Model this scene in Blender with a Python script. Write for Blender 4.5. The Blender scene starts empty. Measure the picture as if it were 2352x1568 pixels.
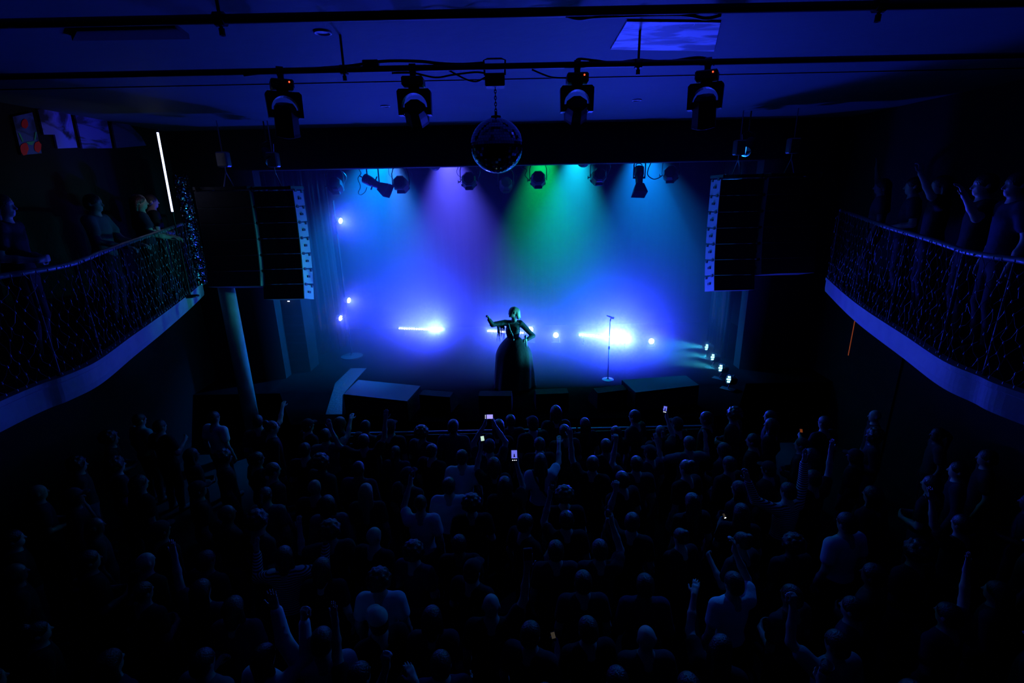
import bpy, bmesh, math, random
import numpy as np
from mathutils import Vector, Matrix, Euler

scene = bpy.context.scene
COL = scene.collection
PI = math.pi
R = math.radians

# ------------------------------------------------------------------ camera
FPX = 1120.0
PITCH, ROLL, CAMZ = R(17.0), R(1.2), 5.3
_F = Vector((0, math.cos(PITCH), -math.sin(PITCH)))
_R0 = Vector((1, 0, 0)); _U0 = Vector((0, math.sin(PITCH), math.cos(PITCH)))
_R = math.cos(ROLL) * _R0 - math.sin(ROLL) * _U0
_U = math.cos(ROLL) * _U0 + math.sin(ROLL) * _R0
cam_d = bpy.data.cameras.new('camera')
cam_d.sensor_width = 36.0
cam_d.lens = 36.0 * FPX / 2352.0
cam_d.clip_start = 0.05
cam = bpy.data.objects.new('camera', cam_d); COL.objects.link(cam)
cam.matrix_world = Matrix(((_R.x, _U.x, -_F.x, 0), (_R.y, _U.y, -_F.y, 0), (_R.z, _U.z, -_F.z, CAMZ), (0, 0, 0, 1)))
scene.camera = cam

# ------------------------------------------------------------------ world, view, sampling
world = bpy.data.worlds.new('dark_room'); scene.world = world
world.use_nodes = True
world.node_tree.nodes['Background'].inputs[0].default_value = (0.0, 0.0, 0.0, 1)
world.node_tree.nodes['Background'].inputs[1].default_value = 0.0
vs = scene.view_settings
vs.view_transform = 'Standard'; vs.look = 'None'; vs.gamma = 1.0; vs.use_curve_mapping = False
vs.exposure = 0.0
cy = scene.cycles
cy.use_denoising = True
cy.max_bounces = 6; cy.diffuse_bounces = 2; cy.glossy_bounces = 2; cy.transmission_bounces = 4
cy.volume_bounces = 0; cy.transparent_max_bounces = 6
cy.sample_clamp_indirect = 2.0
cy.use_light_tree = True
cy.caustics_reflective = False; cy.caustics_refractive = False

# ------------------------------------------------------------------ measuring helpers
def ray(px, py):
    return _F + (px - 1176.0) / FPX * _R - (py - 784.0) / FPX * _U
def at_y(px, py, Y):
    a = ray(px, py); return Vector((0, 0, CAMZ)) + a * (Y / a.y)
def at_z(px, py, Z):
    a = ray(px, py); return Vector((0, 0, CAMZ)) + a * ((Z - CAMZ) / a.z)
def at_x(px, py, X):
    a = ray(px, py); return Vector((0, 0, CAMZ)) + a * (X / a.x)

# ------------------------------------------------------------------ stage lamps (the light each fixture gives)
def aim(o, target):
    d = (Vector(target) - o.location)
    o.rotation_euler = d.to_track_quat('-Z', 'Y').to_euler()
def spot(name, loc, target, color, power, angle, blend=1.0, radius=0.06):
    l = bpy.data.lights.new(name, 'SPOT'); l.color = color; l.energy = power
    l.spot_size = R(angle); l.spot_blend = blend; l.shadow_soft_size = radius
    o = bpy.data.objects.new(name, l); COL.objects.link(o); o.location = loc; aim(o, target)
    return o
def area(name, loc, target, color, power, sx, sy, spread, xdir=None):
    l = bpy.data.lights.new(name, 'AREA'); l.shape = 'RECTANGLE'; l.size = sx; l.size_y = sy
    l.color = color; l.energy = power; l.spread = R(spread)
    o = bpy.data.objects.new(name, l); COL.objects.link(o)
    z = -(Vector(target) - Vector(loc)).normalized()
    x = Vector(xdir or (1, 0, 0)); x = (x - z * x.dot(z)).normalized(); y = z.cross(x)
    o.matrix_world = Matrix(((x.x, y.x, z.x, loc[0]), (x.y, y.y, z.y, loc[1]), (x.z, y.z, z.z, loc[2]), (0, 0, 0, 1)))
    return o

VIO = (0.020, 0.036, 1.0)
OVERHEAD = [  # position, target, colour, power, angle
    ((-2.95, 12.0, 6.5), (-3.7, 12.7, 1.2), (0.000, 0.23, 1.0), 16500, 92),
    ((-2.70, 12.0, 6.5), (-2.4, 13.0, 1.2), (0.09, 0.24, 1.0), 12500, 34),
    ((-1.40, 12.0, 6.5), (-1.25, 12.6, 1.2), (0.085, 0.08, 1.0), 22000, 72),
    ((0.80, 12.0, 6.5), (0.85, 12.5, 1.2), (0.000, 1.0, 0.22), 7200, 66),
    ((1.62, 12.0, 6.5), (1.35, 12.5, 1.2), (0.004, 0.62, 1.0), 14500, 66),
    ((3.05, 12.0, 6.5), (3.9, 12.6, 1.2), (0.002, 0.23, 1.0), 14500, 82),
]
for i, (p, t, c, w, a_) in enumerate(OVERHEAD):
    spot('overhead_lamp', p, t, c, w, a_)
CROWD_LAMPS = [((-4.45, 9.7, 6.0), (0.5, 3.6, 1.4)), ((4.45, 9.7, 6.0), (-0.5, 3.6, 1.4))]
for p, t in CROWD_LAMPS:   # pair above the loudspeakers that throws light over the crowd
    spot('crowd_lamp', p, t, (0.01, 0.16, 1.0), 900, 54)
# floor LED bars along the back of the stage
BARS = [((-3.40, 14.20, 1.42), (-2.03, 13.90, 1.42), 60), ((-0.71, 13.70, 1.42), (0.35, 13.40, 1.42), 20), ((1.87, 13.10, 1.42), (3.21, 12.65, 1.42), 120)]
area('bar_lamp', (-2.92, 14.03, 1.46), (-3.4, 12.0, 3.9), VIO, 80, 0.95, 0.06, 90, (1.37, -.30, 0))
area('bar_lamp', (-2.20, 13.86, 1.46), (-2.75, 11.5, 3.7), VIO, 200, 0.34, 0.06, 92, (1.37, -.30, 0))
area('bar_lamp', (-0.18, 13.50, 1.46), (-0.5, 9.0, 3.6), VIO, 36, 1.06, 0.06, 95, (1.06, -.30, 0))
area('bar_lamp', (2.20, 12.91, 1.46), (1.9, 7.5, 5.2), VIO, 70, 0.67, 0.06, 104, (1.34, -.45, 0))
area('bar_lamp', (2.87, 12.69, 1.46), (2.6, 7.5, 5.2), VIO, 340, 0.67, 0.06, 104, (1.34, -.45, 0))
BLINDERS = [at_y(1277, 770, 13.2), at_y(1497, 784, 12.6), at_y(1219, 757, 13.3)]
for p in BLINDERS:
    spot('blinder_lamp', p, (p.x * .6, 0, 4.6), VIO, 130, 110, 1.0, 0.09)
# side lamps in the left wing
SIDES = [at_y(781, 507, 12.2), at_y(800, 690, 12.2), at_y(781, 731, 12.2)]
for p, w in zip(SIDES, (480, 320, 110)):
    spot('side_lamp', p, (2.0, 9.5, p.z - .8), VIO, w, 130, 1.0, 0.07)
# right floor lamps, teal, throwing to the left
FLOORS = [at_y(1623, 797, 11.6), at_y(1637, 820, 10.9), at_y(1655, 845, 10.2), at_y(1674, 871, 9.6)]
for p in FLOORS:
    spot('floor_lamp', p + Vector((-.08, 0, 0)), (-.2, 10.1, 2.6), (0.05, 0.75, 1.0), 1300, 22, 1.0, 0.05)
# ------------------------------------------------------------------ materials
def mat(name, color, rough=0.8, metal=0.0, spec=0.3, bump=0.0, bscale=40.0, var=0.0, vscale=3.0, emit=None, estr=0.0):
    m = bpy.data.materials.new(name); m.use_nodes = True
    nt = m.node_tree; b = nt.nodes['Principled BSDF']
    b.inputs['Base Color'].default_value = (*color, 1); b.inputs['Roughness'].default_value = rough
    b.inputs['Metallic'].default_value = metal; b.inputs['Specular IOR Level'].default_value = spec
    if emit:
        b.inputs['Emission Color'].default_value = (*emit, 1); b.inputs['Emission Strength'].default_value = estr
    tc = nt.nodes.new('ShaderNodeTexCoord')
    if var:
        n = nt.nodes.new('ShaderNodeTexNoise'); n.inputs['Scale'].default_value = vscale; n.inputs['Detail'].default_value = 5
        r = nt.nodes.new('ShaderNodeMapRange'); r.inputs[3].default_value = 1 - var; r.inputs[4].default_value = 1 + var
        x = nt.nodes.new('ShaderNodeMix'); x.data_type = 'RGBA'; x.blend_type = 'MULTIPLY'; x.inputs[0].default_value = 1
        x.inputs[6].default_value = (*color, 1)
        nt.links.new(tc.outputs['Object'], n.inputs['Vector']); nt.links.new(n.outputs['Fac'], r.inputs[0])
        nt.links.new(r.outputs[0], x.inputs[7]); nt.links.new(x.outputs[2], b.inputs['Base Color'])
    if bump:
        n2 = nt.nodes.new('ShaderNodeTexNoise'); n2.inputs['Scale'].default_value = bscale; n2.inputs['Detail'].default_value = 4
        bp = nt.nodes.new('ShaderNodeBump'); bp.inputs['Strength'].default_value = bump; bp.inputs['Distance'].default_value = 0.02
        nt.links.new(tc.outputs['Object'], n2.inputs['Vector']); nt.links.new(n2.outputs['Fac'], bp.inputs['Height'])
        nt.links.new(bp.outputs['Normal'], b.inputs['Normal'])
    m.cycles.emission_sampling = 'NONE'
    return m

M = {}
M['ceiling'] = mat('painted_ceiling', (0.025, 0.075, 0.075), 0.7, bump=0.25, bscale=5, var=0.25, vscale=1.1)
M['black_wall'] = mat('black_wall_paint', (0.006, 0.006, 0.007), 0.85, spec=0.15, var=0.3)
M['header'] = mat('header_paint', (0.012, 0.012, 0.015), 0.7, var=0.2)
M['stage'] = mat('stage_deck', (0.0016, 0.0016, 0.002), 0.6, spec=0.0, bump=0.15, bscale=14, var=0.4, vscale=2)
M['floor'] = mat('hall_floor', (0.008, 0.008, 0.008), 0.8, spec=0.1, var=0.3)
M['plaster'] = mat('balcony_plaster', (0.3, 0.3, 0.31), 0.7, bump=0.3, bscale=6, var=0.25, vscale=4)
M['back_cloth'] = mat('back_cloth', (0.0006, 0.0006, 0.0007), 1.0, spec=0.0)
M['black_metal'] = mat('black_metal', (0.02, 0.02, 0.022), 0.5, metal=0.3, spec=0.4)
M['steel'] = mat('worn_steel', (0.35, 0.35, 0.37), 0.35, metal=1.0)
M['cabinet'] = mat('speaker_paint', (0.35, 0.35, 0.37), 0.55, spec=0.35, bump=0.1, bscale=90)
M['grille'] = mat('speaker_grille', (0.02, 0.02, 0.022), 0.6, bump=0.4, bscale=160)
M['rubber'] = mat('black_rubber', (0.015, 0.015, 0.016), 0.6)

# ------------------------------------------------------------------ mesh helpers
def obj(name, bm, m, parent=None, smooth=False):
    me = bpy.data.meshes.new(name); bm.to_mesh(me); bm.free()
    if smooth:
        for p in me.polygons: p.use_smooth = True
    for k in (m if isinstance(m, (list, tuple)) else [m]): me.materials.append(k)
    o = bpy.data.objects.new(name, me); COL.objects.link(o)
    if parent is not None: o.parent = parent
    return o
def add_box(bm, size, loc=(0, 0, 0), rot=None, bevel=0.0, seg=1):
    r = bmesh.ops.create_cube(bm, size=1.0)
    vs_ = r['verts']
    bmesh.ops.scale(bm, vec=size, verts=vs_)
    if bevel:
        es = list({e for v in vs_ for e in v.link_edges})
        q = bmesh.ops.bevel(bm, geom=es, offset=bevel, segments=seg, affect='EDGES', profile=0.5)
        vs_ = list({v for f in q['faces'] for v in f.verts} | {v for v in vs_ if v.is_valid})
    if rot is not None: bmesh.ops.rotate(bm, cent=(0, 0, 0), matrix=rot if isinstance(rot, Matrix) else Euler(rot).to_matrix(), verts=vs_)
    bmesh.ops.translate(bm, vec=loc, verts=vs_)
    return vs_
def add_tube(bm, pts, r, n=8, cap=True, closed=False):
    """a tube along a polyline; r is one radius or one per point"""
    pts = [Vector(p) for p in pts]; N = len(pts)
    rs = r if isinstance(r, (list, tuple)) else [r] * N
    rings = []; up = None
    for i, p in enumerate(pts):
        a = pts[(i - 1) % N] if (closed or i > 0) else p; b = pts[(i + 1) % N] if (closed or i < N - 1) else p
        t = (b - a).normalized()
        if up is None:
            up = Vector((0, 0, 1)) if abs(t.z) < .9 else Vector((1, 0, 0))
        x = t.cross(up).normalized(); y = x.cross(t).normalized(); up = y
        rings.append([bm.verts.new(p + (x * math.cos(2 * PI * k / n) + y * math.sin(2 * PI * k / n)) * rs[i]) for k in range(n)])
    for i in range(N if closed else N - 1):
        A, B = rings[i], rings[(i + 1) % N]
        for k in range(n):
            bm.faces.new((A[k], A[(k + 1) % n], B[(k + 1) % n], B[k]))
    if cap and not closed:
        bm.faces.new(rings[0][::-1]); bm.faces.new(rings[-1])
    return [v for rg in rings for v in rg]
def add_lathe(bm, prof, n=24, M4=None, cap=True):
    """prof: (radius, z) pairs turned about z"""
    rings = []
    vs_ = []
    for r, z in prof:
        rg = [bm.verts.new((r * math.cos(2 * PI * k / n), r * math.sin(2 * PI * k / n), z)) for k in range(n)]
        rings.append(rg); vs_ += rg
    for i in range(len(rings) - 1):
        for k in range(n):
            bm.faces.new((rings[i][k], rings[i][(k + 1) % n], rings[i + 1][(k + 1) % n], rings[i + 1][k]))
    if cap:
        bm.faces.new(rings[0][::-1]); bm.faces.new(rings[-1])
    if M4 is not None: bmesh.ops.transform(bm, matrix=M4, verts=vs_)
    return vs_
def add_prism(bm, poly, z0, z1, M4=None):
    """extrude a plan outline from z0 to z1"""
    a = [bm.verts.new((p[0], p[1], z0)) for p in poly]; b = [bm.verts.new((p[0], p[1], z1)) for p in poly]
    n = len(poly)
    bm.faces.new(a[::-1]); bm.faces.new(b)
    for k in range(n): bm.faces.new((a[k], a[(k + 1) % n], b[(k + 1) % n], b[k]))
    if M4 is not None: bmesh.ops.transform(bm, matrix=M4, verts=a + b)
    return a + b
def NB(): return bmesh.new()
def frame_matrix(loc, z, x=(1, 0, 0)):
    z = Vector(z).normalized(); x = Vector(x); x = (x - z * x.dot(z)).normalized(); y = z.cross(x)
    return Matrix(((x.x, y.x, z.x, loc[0]), (x.y, y.y, z.y, loc[1]), (x.z, y.z, z.z, loc[2]), (0, 0, 0, 1)))
def smooth_curve(pts, n=6):
    """Catmull-Rom through points"""
    pts = [Vector(p) for p in pts]; out = []
    for i in range(len(pts) - 1):
        p0 = pts[max(i - 1, 0)]; p1 = pts[i]; p2 = pts[i + 1]; p3 = pts[min(i + 2, len(pts) - 1)]
        for k in range(n):
            t = k / n
            out.append(0.5 * ((2 * p1) + (p2 - p0) * t + (2 * p0 - 5 * p1 + 4 * p2 - p3) * t * t + (3 * p1 - p0 - 3 * p2 + p3) * t ** 3))
    out.append(pts[-1]); return out
def tag(o, label, cat, group=None):
    o['label'] = label; o['category'] = cat
    if group: o['group'] = group
    return o
def thing(name, label, cat, loc=(0, 0, 0), rot=(0, 0, 0), group=None):
    o = bpy.data.objects.new(name, None); COL.objects.link(o); o.location = loc; o.rotation_euler = rot
    o.empty_display_size = 0.1
    return tag(o, label, cat, group)
def struct(name, bm, m, parent=None):
    o = obj(name, bm, m, parent); o['kind'] = 'structure'; return o
def sbox(name, lo, hi, m):
    bm = NB(); add_box(bm, [b - a for a, b in zip(lo, hi)], [(a + b) / 2 for a, b in zip(lo, hi)]); return struct(name, bm, m)
def dup(root, label=None, loc=None, rot=None, group=None):
    r = root.copy(); COL.objects.link(r)
    if loc is not None: r.location = loc
    if rot is not None: r.rotation_euler = rot
    if label: r['label'] = label
    if group: r['group'] = group
    for ch in list(root.children):
        c = ch.copy(); COL.objects.link(c); c.parent = r
        for g in list(ch.children):
            d = g.copy(); COL.objects.link(d); d.parent = c
    return r

# ------------------------------------------------------------------ the hall
STAGE_Z = 1.2
sbox('floor', (-7.4, -0.5, -0.2), (7.4, 15.4, 0.0), M['floor'])
bm = NB(); add_prism(bm, [(-7.0, 9.9), (-5.1, 9.9), (-4.2, 8.35), (4.2, 8.35), (5.1, 9.9), (7.0, 9.9), (7.0, 15.2), (-7.0, 15.2)], 0.0, STAGE_Z); struct('stage_floor', bm, M['stage'])
sbox('wall_left', (-7.4, -0.5, 0), (-7.0, 15.4, 7.5), M['black_wall'])
sbox('wall_right', (7.0, -0.5, 0), (7.4, 15.4, 7.5), M['black_wall'])
sbox('wall_back', (-7.0, 15.2, 0), (7.0, 15.4, 7.5), M['back_cloth'])
sbox('ceiling', (-7.0, -0.5, 6.64), (7.0, 6.7, 6.85), M['ceiling'])
bm = NB(); add_box(bm, (14.0, 4.45, 0.2), (0, 8.925, 6.73)); struct('ceiling_front', bm, M['ceiling'])
sbox('ceiling_stage', (-7.0, 11.15, 7.3), (7.0, 15.4, 7.5), M['black_wall'])
sbox('wall_front', (-7.0, 10.8, 5.84), (7.0, 11.15, 7.5), M['header'])
# sides of the stage opening
sbox('wall_front_left', (-7.0, 10.8, STAGE_Z), (-5.35, 11.1, 5.84), M['header'])
sbox('wall_front_right', (5.35, 10.8, STAGE_Z), (7.0, 11.1, 5.84), M['header'])

# stage haze: one even volume filling the stage house
hz = bpy.data.materials.new('stage_haze'); hz.use_nodes = True
nt = hz.node_tree; nt.nodes.remove(nt.nodes['Principled BSDF'])
vsn = nt.nodes.new('ShaderNodeVolumeScatter'); vsn.inputs['Density'].default_value = 0.16; vsn.inputs['Anisotropy'].default_value = 0.84
vsn.inputs['Color'].default_value = (0.9, 0.9, 0.9, 1)
nt.links.new(vsn.outputs[0], nt.nodes['Material Output'].inputs['Volume'])
bm = NB(); add_prism(bm, [(9.85, 1.21), (14.95, 1.21), (14.95, 7.2), (11.17, 7.2), (11.17, 5.82), (9.85, 5.82)], -5.33, 5.33, Matrix(((0, 0, 1, 0), (1, 0, 0, 0), (0, 1, 0, 0), (0, 0, 0, 1))))
haze = obj('haze', bm, hz); haze['kind'] = 'stuff'; tag(haze, 'blue lit haze filling the stage', 'haze')
# ------------------------------------------------------------------ lit materials
def lit(name, color, strength): return mat(name, (0.02, 0.02, 0.02), 0.4, emit=color, estr=strength)
M['led_violet'] = lit('led_violet', (0.45, 0.5, 1.0), 30)
M['led_blue'] = lit('led_blue', (0.5, 0.55, 1.0), 8)
M['led_teal'] = lit('led_teal', (0.25, 0.9, 1.0), 5)
M['led_red'] = lit('led_red', (1.0, 0.06, 0.02), 3)
M['tube_white'] = lit('tube_white', (0.55, 0.6, 1.0), 3.5)
M['red_glow'] = lit('red_glow', (0.30, 0.0, 0.012), 1.0)
M['orange_leak'] = lit('orange_leak', (0.16, 0.03, 0.008), 1.0)
M['white_dot'] = lit('white_dot', (0.8, 0.85, 1.0), 2.0)
M['glass'] = mat('lens_glass', (0.02, 0.02, 0.03), 0.08, spec=0.8)
M['mirror'] = mat('mirror_tile', (0.75, 0.75, 0.78), 0.06, metal=1.0)
M['ivory'] = mat('ivory_plastic', (0.6, 0.6, 0.58), 0.5)
M['satin'] = mat('satin_curtain', (0.010, 0.010, 0.012), 0.35, spec=0.5)
M['wood_black'] = mat('black_plywood', (0.010, 0.010, 0.011), 0.75, spec=0.1, bump=0.2, bscale=60)
M['wood_top'] = mat('scuffed_black_top', (0.017, 0.017, 0.02), 0.55, var=0.4, vscale=3)
M['rail'] = mat('painted_rail', (0.2, 0.2, 0.21), 0.45, metal=0.4)
M['bulb'] = mat('clear_bulb', (0.6, 0.62, 0.7), 0.15, spec=0.8)
M['wire'] = mat('bulb_wire', (0.10, 0.10, 0.11), 0.5)
M['ceiling_shade'] = mat('painted_shade_black', (0.012, 0.012, 0.014), 0.95)

# ------------------------------------------------------------------ ceiling things
PIPE_Y = 4.85; SP_Y, SP_Z = 11.35, 6.12
P0 = at_y(1176, 152, PIPE_Y); PIPE_Z = P0.z
CEIL = 6.64
def pipe_thing(y, z, x0, x1, r, label, hangers):
    t = thing('lighting_pipe', label, 'pipe', (0, y, z))
    bm = NB(); add_tube(bm, [(x0, 0, 0), (x1, 0, 0)], r, 14); obj('pipe', bm, M['black_metal'], t, True)
    for hx in hangers:
        bm = NB(); add_tube(bm, [(hx, 0, -0.09), (hx, 0, CEIL - z)], 0.011, 8); add_tube(bm, [(hx, 0, -.09), (hx, 0, -.05)], 0.018, 8)
        obj('hanger_rod', bm, M['black_metal'], t)
        bm = NB(); add_tube(bm, [(hx - .03, 0, 0), (hx + .03, 0, 0)], r + .014, 12); obj('clamp', bm, M['black_metal'], t)
    return t
hx = [at_y(789, 152, PIPE_Y).x, at_y(1466, 152, PIPE_Y).x]
pipe_thing(PIPE_Y, PIPE_Z, -6.95, 6.95, 0.026, 'long black lighting pipe carrying the mirror ball and four moving heads', hx)
p2 = at_y(1176, 30, 3.45)
pipe_thing(3.45, p2.z, -6.95, 6.95, 0.027, 'bare black pipe under the ceiling at the top edge of the picture', [-1.75, 2.3])
def cable(label, pts, r=0.008, m='rubber', grp=None):
    bm = NB(); add_tube(bm, smooth_curve(pts, 6), r, 6)
    return tag(obj('power_cable', bm, M[m], None, True), label, 'cable', grp)
def px_cable(label, Y, pts, r=0.008):
    q = [at_y(x, y, Y + (i % 2) * .02) for i, (x, y) in enumerate(pts)]
    if Y > 11: q.insert(0, Vector((q[0].x, SP_Y, SP_Z)))
    return cable(label, q, r)
px_cable('black cable looped above the pipe between the right two moving heads', PIPE_Y, [(1322, 150), (1328, 136), (1365, 139), (1410, 144), (1465, 138), (1530, 141), (1600, 132), (1632, 138), (1640, 150)], .011)
px_cable('thin black cable sagging from the pipe into third moving head', PIPE_Y, [(1222, 160), (1245, 170), (1270, 178), (1304, 179)], .008)
px_cable('cable sagging between second moving head and the mirror ball motor', PIPE_Y, [(1010, 150), (1050, 172), (1075, 184), (1095, 187), (1114, 178)], .008)
px_cable('bundled cable taped along the pipe left of mirror ball', PIPE_Y, [(560, 172), (640, 164), (720, 158), (800, 152), (880, 141), (960, 141), (1010, 146), (1060, 148), (1110, 145)], .014)
px_cable('cable bundle hanging loosely under the pipe beside second moving head', PIPE_Y, [(900, 168), (950, 168), (1000, 178), (1040, 172), (1090, 166), (1112, 168)], .009)
px_cable('drooping cable below the bare pipe under the light patch painted on the ceiling', 3.45, [(1300, 36), (1330, 43), (1380, 38), (1560, 34), (1620, 42), (1655, 35)], .010)
bm = NB(); c = at_y(852, 147, PIPE_Y); add_box(bm, (.14, .06, .06), c, bevel=.006); tag(obj('junction_box', bm, M['black_metal']), 'small black junction box clamped on the pipe left of second moving head', 'box')

def downlight(px, py, z, label, r=.075):
    p = at_z(px, py, z); t = thing('downlight', label, 'ceiling light', (p.x, p.y, z), group='recessed ceiling downlights')
    bm = NB(); add_lathe(bm, [(r, .0), (r, -.012), (r * .8, -.016), (r * .74, .0)], 28, cap=False); obj('rim', bm, M['ivory'], t, True)
    bm = NB(); add_lathe(bm, [(.001, -.004), (r * .76, -.004)], 28, cap=False); obj('diffuser', bm, M['ivory'], t)
downlight(741, 73, 6.64, 'unlit round downlight in the upper ceiling above first moving head')
downlight(1578, 54, 6.64, 'unlit round downlight beside the light patch painted on the ceiling')
downlight(885, 243, 6.63, 'small unlit downlight left of second moving head in lower ceiling')
downlight(1463, 229, 6.63, 'small unlit downlight in lower ceiling right of third moving head')
def ceiling_tone_patch(name, pts, z, th, m, label, cat):
    q = [at_z(x, y, z) for x, y in pts]; bm = NB(); add_prism(bm, [(p.x, p.y) for p in q][::-1], z, z + th); return tag(obj(name, bm, m), label, cat)
mp = mat('blotchy_light_paint', (0.8, 0.8, 0.85), 0.5)  # light falling on the ceiling, put in as pale blotchy colour
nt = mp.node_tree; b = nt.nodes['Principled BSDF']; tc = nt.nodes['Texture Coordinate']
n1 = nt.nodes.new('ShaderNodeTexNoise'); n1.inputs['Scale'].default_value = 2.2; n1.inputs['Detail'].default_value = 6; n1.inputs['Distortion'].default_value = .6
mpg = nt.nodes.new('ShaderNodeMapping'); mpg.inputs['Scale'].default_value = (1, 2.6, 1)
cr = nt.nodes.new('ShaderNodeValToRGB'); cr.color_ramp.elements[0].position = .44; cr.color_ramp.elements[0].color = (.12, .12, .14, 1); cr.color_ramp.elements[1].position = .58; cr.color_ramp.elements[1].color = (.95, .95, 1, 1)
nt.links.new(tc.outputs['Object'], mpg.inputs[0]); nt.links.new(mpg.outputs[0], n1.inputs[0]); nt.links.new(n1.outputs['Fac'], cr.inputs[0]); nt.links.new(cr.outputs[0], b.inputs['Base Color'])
ceiling_tone_patch('ceiling_tone_patch', [(1402, 114), (1440, 50), (1655, 52), (1640, 118)], 6.625, .015, mp, 'pale blotchy patch of light painted on the ceiling above third moving head', 'panel')  # added pale sheet for light on the ceiling, not a real panel
ceiling_tone_patch('ceiling_shade_sheet', [(166, 94), (177, 72), (402, 64), (436, 90)], 6.60, .04, M['ceiling_shade'], 'black sheet painted as the shaded part of the ceiling at upper left', 'panel')  # added black sheet where the ceiling lies in shade

# ------------------------------------------------------------------ moving heads on the pipe
def moving_head(px, label, pan, tilt, led, hood=0.0):
    x = at_y(px, 152, PIPE_Y).x
    t = thing('moving_head_light', label, 'stage light', (x, PIPE_Y, PIPE_Z), (0, 0, R(pan)), 'moving heads on the lighting pipe')
    bm = NB(); add_box(bm, (.05, .06, .08), (0, 0, -.035), bevel=.008); add_tube(bm, [(-.028, 0, 0), (.028, 0, 0)], .038, 14); obj('clamp', bm, M['black_metal'], t)
    bm = NB(); add_box(bm, (.19, .19, .08), (0, 0, -.115), bevel=.012); obj('base', bm, M['black_metal'], t)
    if led:
        bm = NB(); add_lathe(bm, [(.002, -.006), (.007, -.003), (.007, .003), (.002, .006)], 10, frame_matrix((.055, -.097, -.10), (0, -1, 0))); obj('indicator_light', bm, M['led_red'], t)['label'] = 'small red indicator light'
    bm = NB(); add_tube(bm, [(0, 0, -.15), (0, 0, -.18)], .05, 16)
    # yoke: rounded plate with an arched opening, extruded in y
    out = [(-.15, -.19), (-.13, -.17), (.13, -.17), (.15, -.19), (.146, -.385), (.105, -.385)]
    inn = [(.114 * math.cos(a), -.32 + .115 * math.sin(a)) for a in [i * PI / 14 for i in range(15)]]
    poly = out + inn + [(-.105, -.385), (-.146, -.385)]
    M4 = Matrix(((1, 0, 0, 0), (0, 0, -1, .05), (0, 1, 0, 0), (0, 0, 0, 1)))
    add_prism(bm, poly, 0, .1, M4); bmesh.ops.recalc_face_normals(bm, faces=bm.faces)
    obj('yoke', bm, M['black_metal'], t)
    bm = NB(); rot = Euler((R(tilt), 0, 0)).to_matrix().to_4x4(); T = Matrix.Translation((0, 0, -.345)) @ rot
    add_lathe(bm, [(.03, .085), (.07, .08), (.092, .05), (.1, -.02), (.104, -.10 - hood), (.108, -.13 - hood), (.096, -.135 - hood)], 8, T @ Matrix.Diagonal((1.06, .88, 1, 1)) @ Matrix.Rotation(PI / 8, 4, 'Z'))
    add_tube(bm, [(-.115, 0, -.345), (.115, 0, -.345)], .03, 12)
    obj('head', bm, M['black_metal'], t, False)
    bm = NB(); add_lathe(bm, [(.085, -.136 - hood), (.06, -.146 - hood), (.03, -.151 - hood), (.001, -.152 - hood)], 20, T, cap=False); obj('lens', bm, M['glass'], t, True)
moving_head(641, 'black moving head with red indicator, leftmost on the lighting pipe', 28, 22, True, .06)
moving_head(947, 'black moving head with no indicator lit, hung left of mirror ball', 2, 62, False)
moving_head(1326, 'black moving head with red indicator, hung just right of mirror ball', -2, 62, True)
moving_head(1626, 'black moving head with red indicator, rightmost on the lighting pipe', -26, 22, True, .06)

# ------------------------------------------------------------------ mirror ball
mb = at_y(1141, 335, PIPE_Y); MR = .242
t = thing('mirror_ball_motor', 'black motor box under the pipe that turns the mirror ball', 'motor', (mb.x, PIPE_Y, PIPE_Z))
bm = NB(); add_box(bm, (.175, .14, .105), (0, 0, -.115), bevel=.008); obj('motor_box', bm, M['black_metal'], t)
bm = NB(); add_tube(bm, [(-.09, 0, -.07), (-.095, 0, .05), (-.06, 0, .062), (.06, 0, .062), (.095, 0, .05), (.09, 0, -.07)], .008, 8); obj('bracket', bm, M['black_metal'], t)
t = thing('mirror_ball', 'large mirror ball hanging from the lighting pipe on a chain', 'mirror ball', mb)
bm = NB(); nr = 30
for i in range(nr):
    a0, a1 = -PI / 2 + PI * i / nr, -PI / 2 + PI * (i + 1) / nr
    n = max(4, int(2 * PI * math.cos((a0 + a1) / 2) * MR / .0255))
    for k in range(n):
        b0, b1 = 2 * PI * k / n + .012 / max(.15, math.cos(a0)) * .6, 2 * PI * (k + 1) / n
        e = .0035
        q = [Vector((math.cos(a) * math.cos(bb), math.cos(a) * math.sin(bb), math.sin(a))) * MR for a, bb in ((a0 + e, b0), (a0 + e, b1), (a1 - e, b1), (a1 - e, b0))]
        c = sum(q, Vector()) / 4; ax = Vector((random.Random(i * 99 + k).uniform(-1, 1), random.Random(i * 77 + k).uniform(-1, 1), random.Random(i * 55 + k).uniform(-1, 1)))
        rm = Matrix.Rotation(.025, 3, ax.normalized()); q = [c + rm @ (p - c) for p in q]
        bm.faces.new([bm.verts.new(p) for p in q])
obj('mirror_tiles', bm, M['mirror'], t)
bm = NB(); bmesh.ops.create_uvsphere(bm, u_segments=40, v_segments=24, radius=MR - .006); obj('core', bm, M['black_metal'], t, True)
bm = NB(); ztop = PIPE_Z - .165 - mb.z; zz = MR; k = 0
add_lathe(bm, [(.045, MR - .012), (.045, MR + .012), (.012, MR + .02), (.012, MR + .05)], 14)
obj('cap', bm, M['black_metal'], t)
bm = NB(); z = MR + .045
while z < ztop - .01:
    pts = [Vector((.009 * math.cos(a), 0, .018 * math.sin(a))) for a in [i * PI / 4 for i in range(8)]]
    if k % 2: pts = [Vector((0, p.x, p.z)) for p in pts]
    add_tube(bm, [p + Vector((0, 0, z + .012)) for p in pts], .0042, 6, closed=True); z += .026; k += 1
obj('chain', bm, M['steel'], t)

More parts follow.
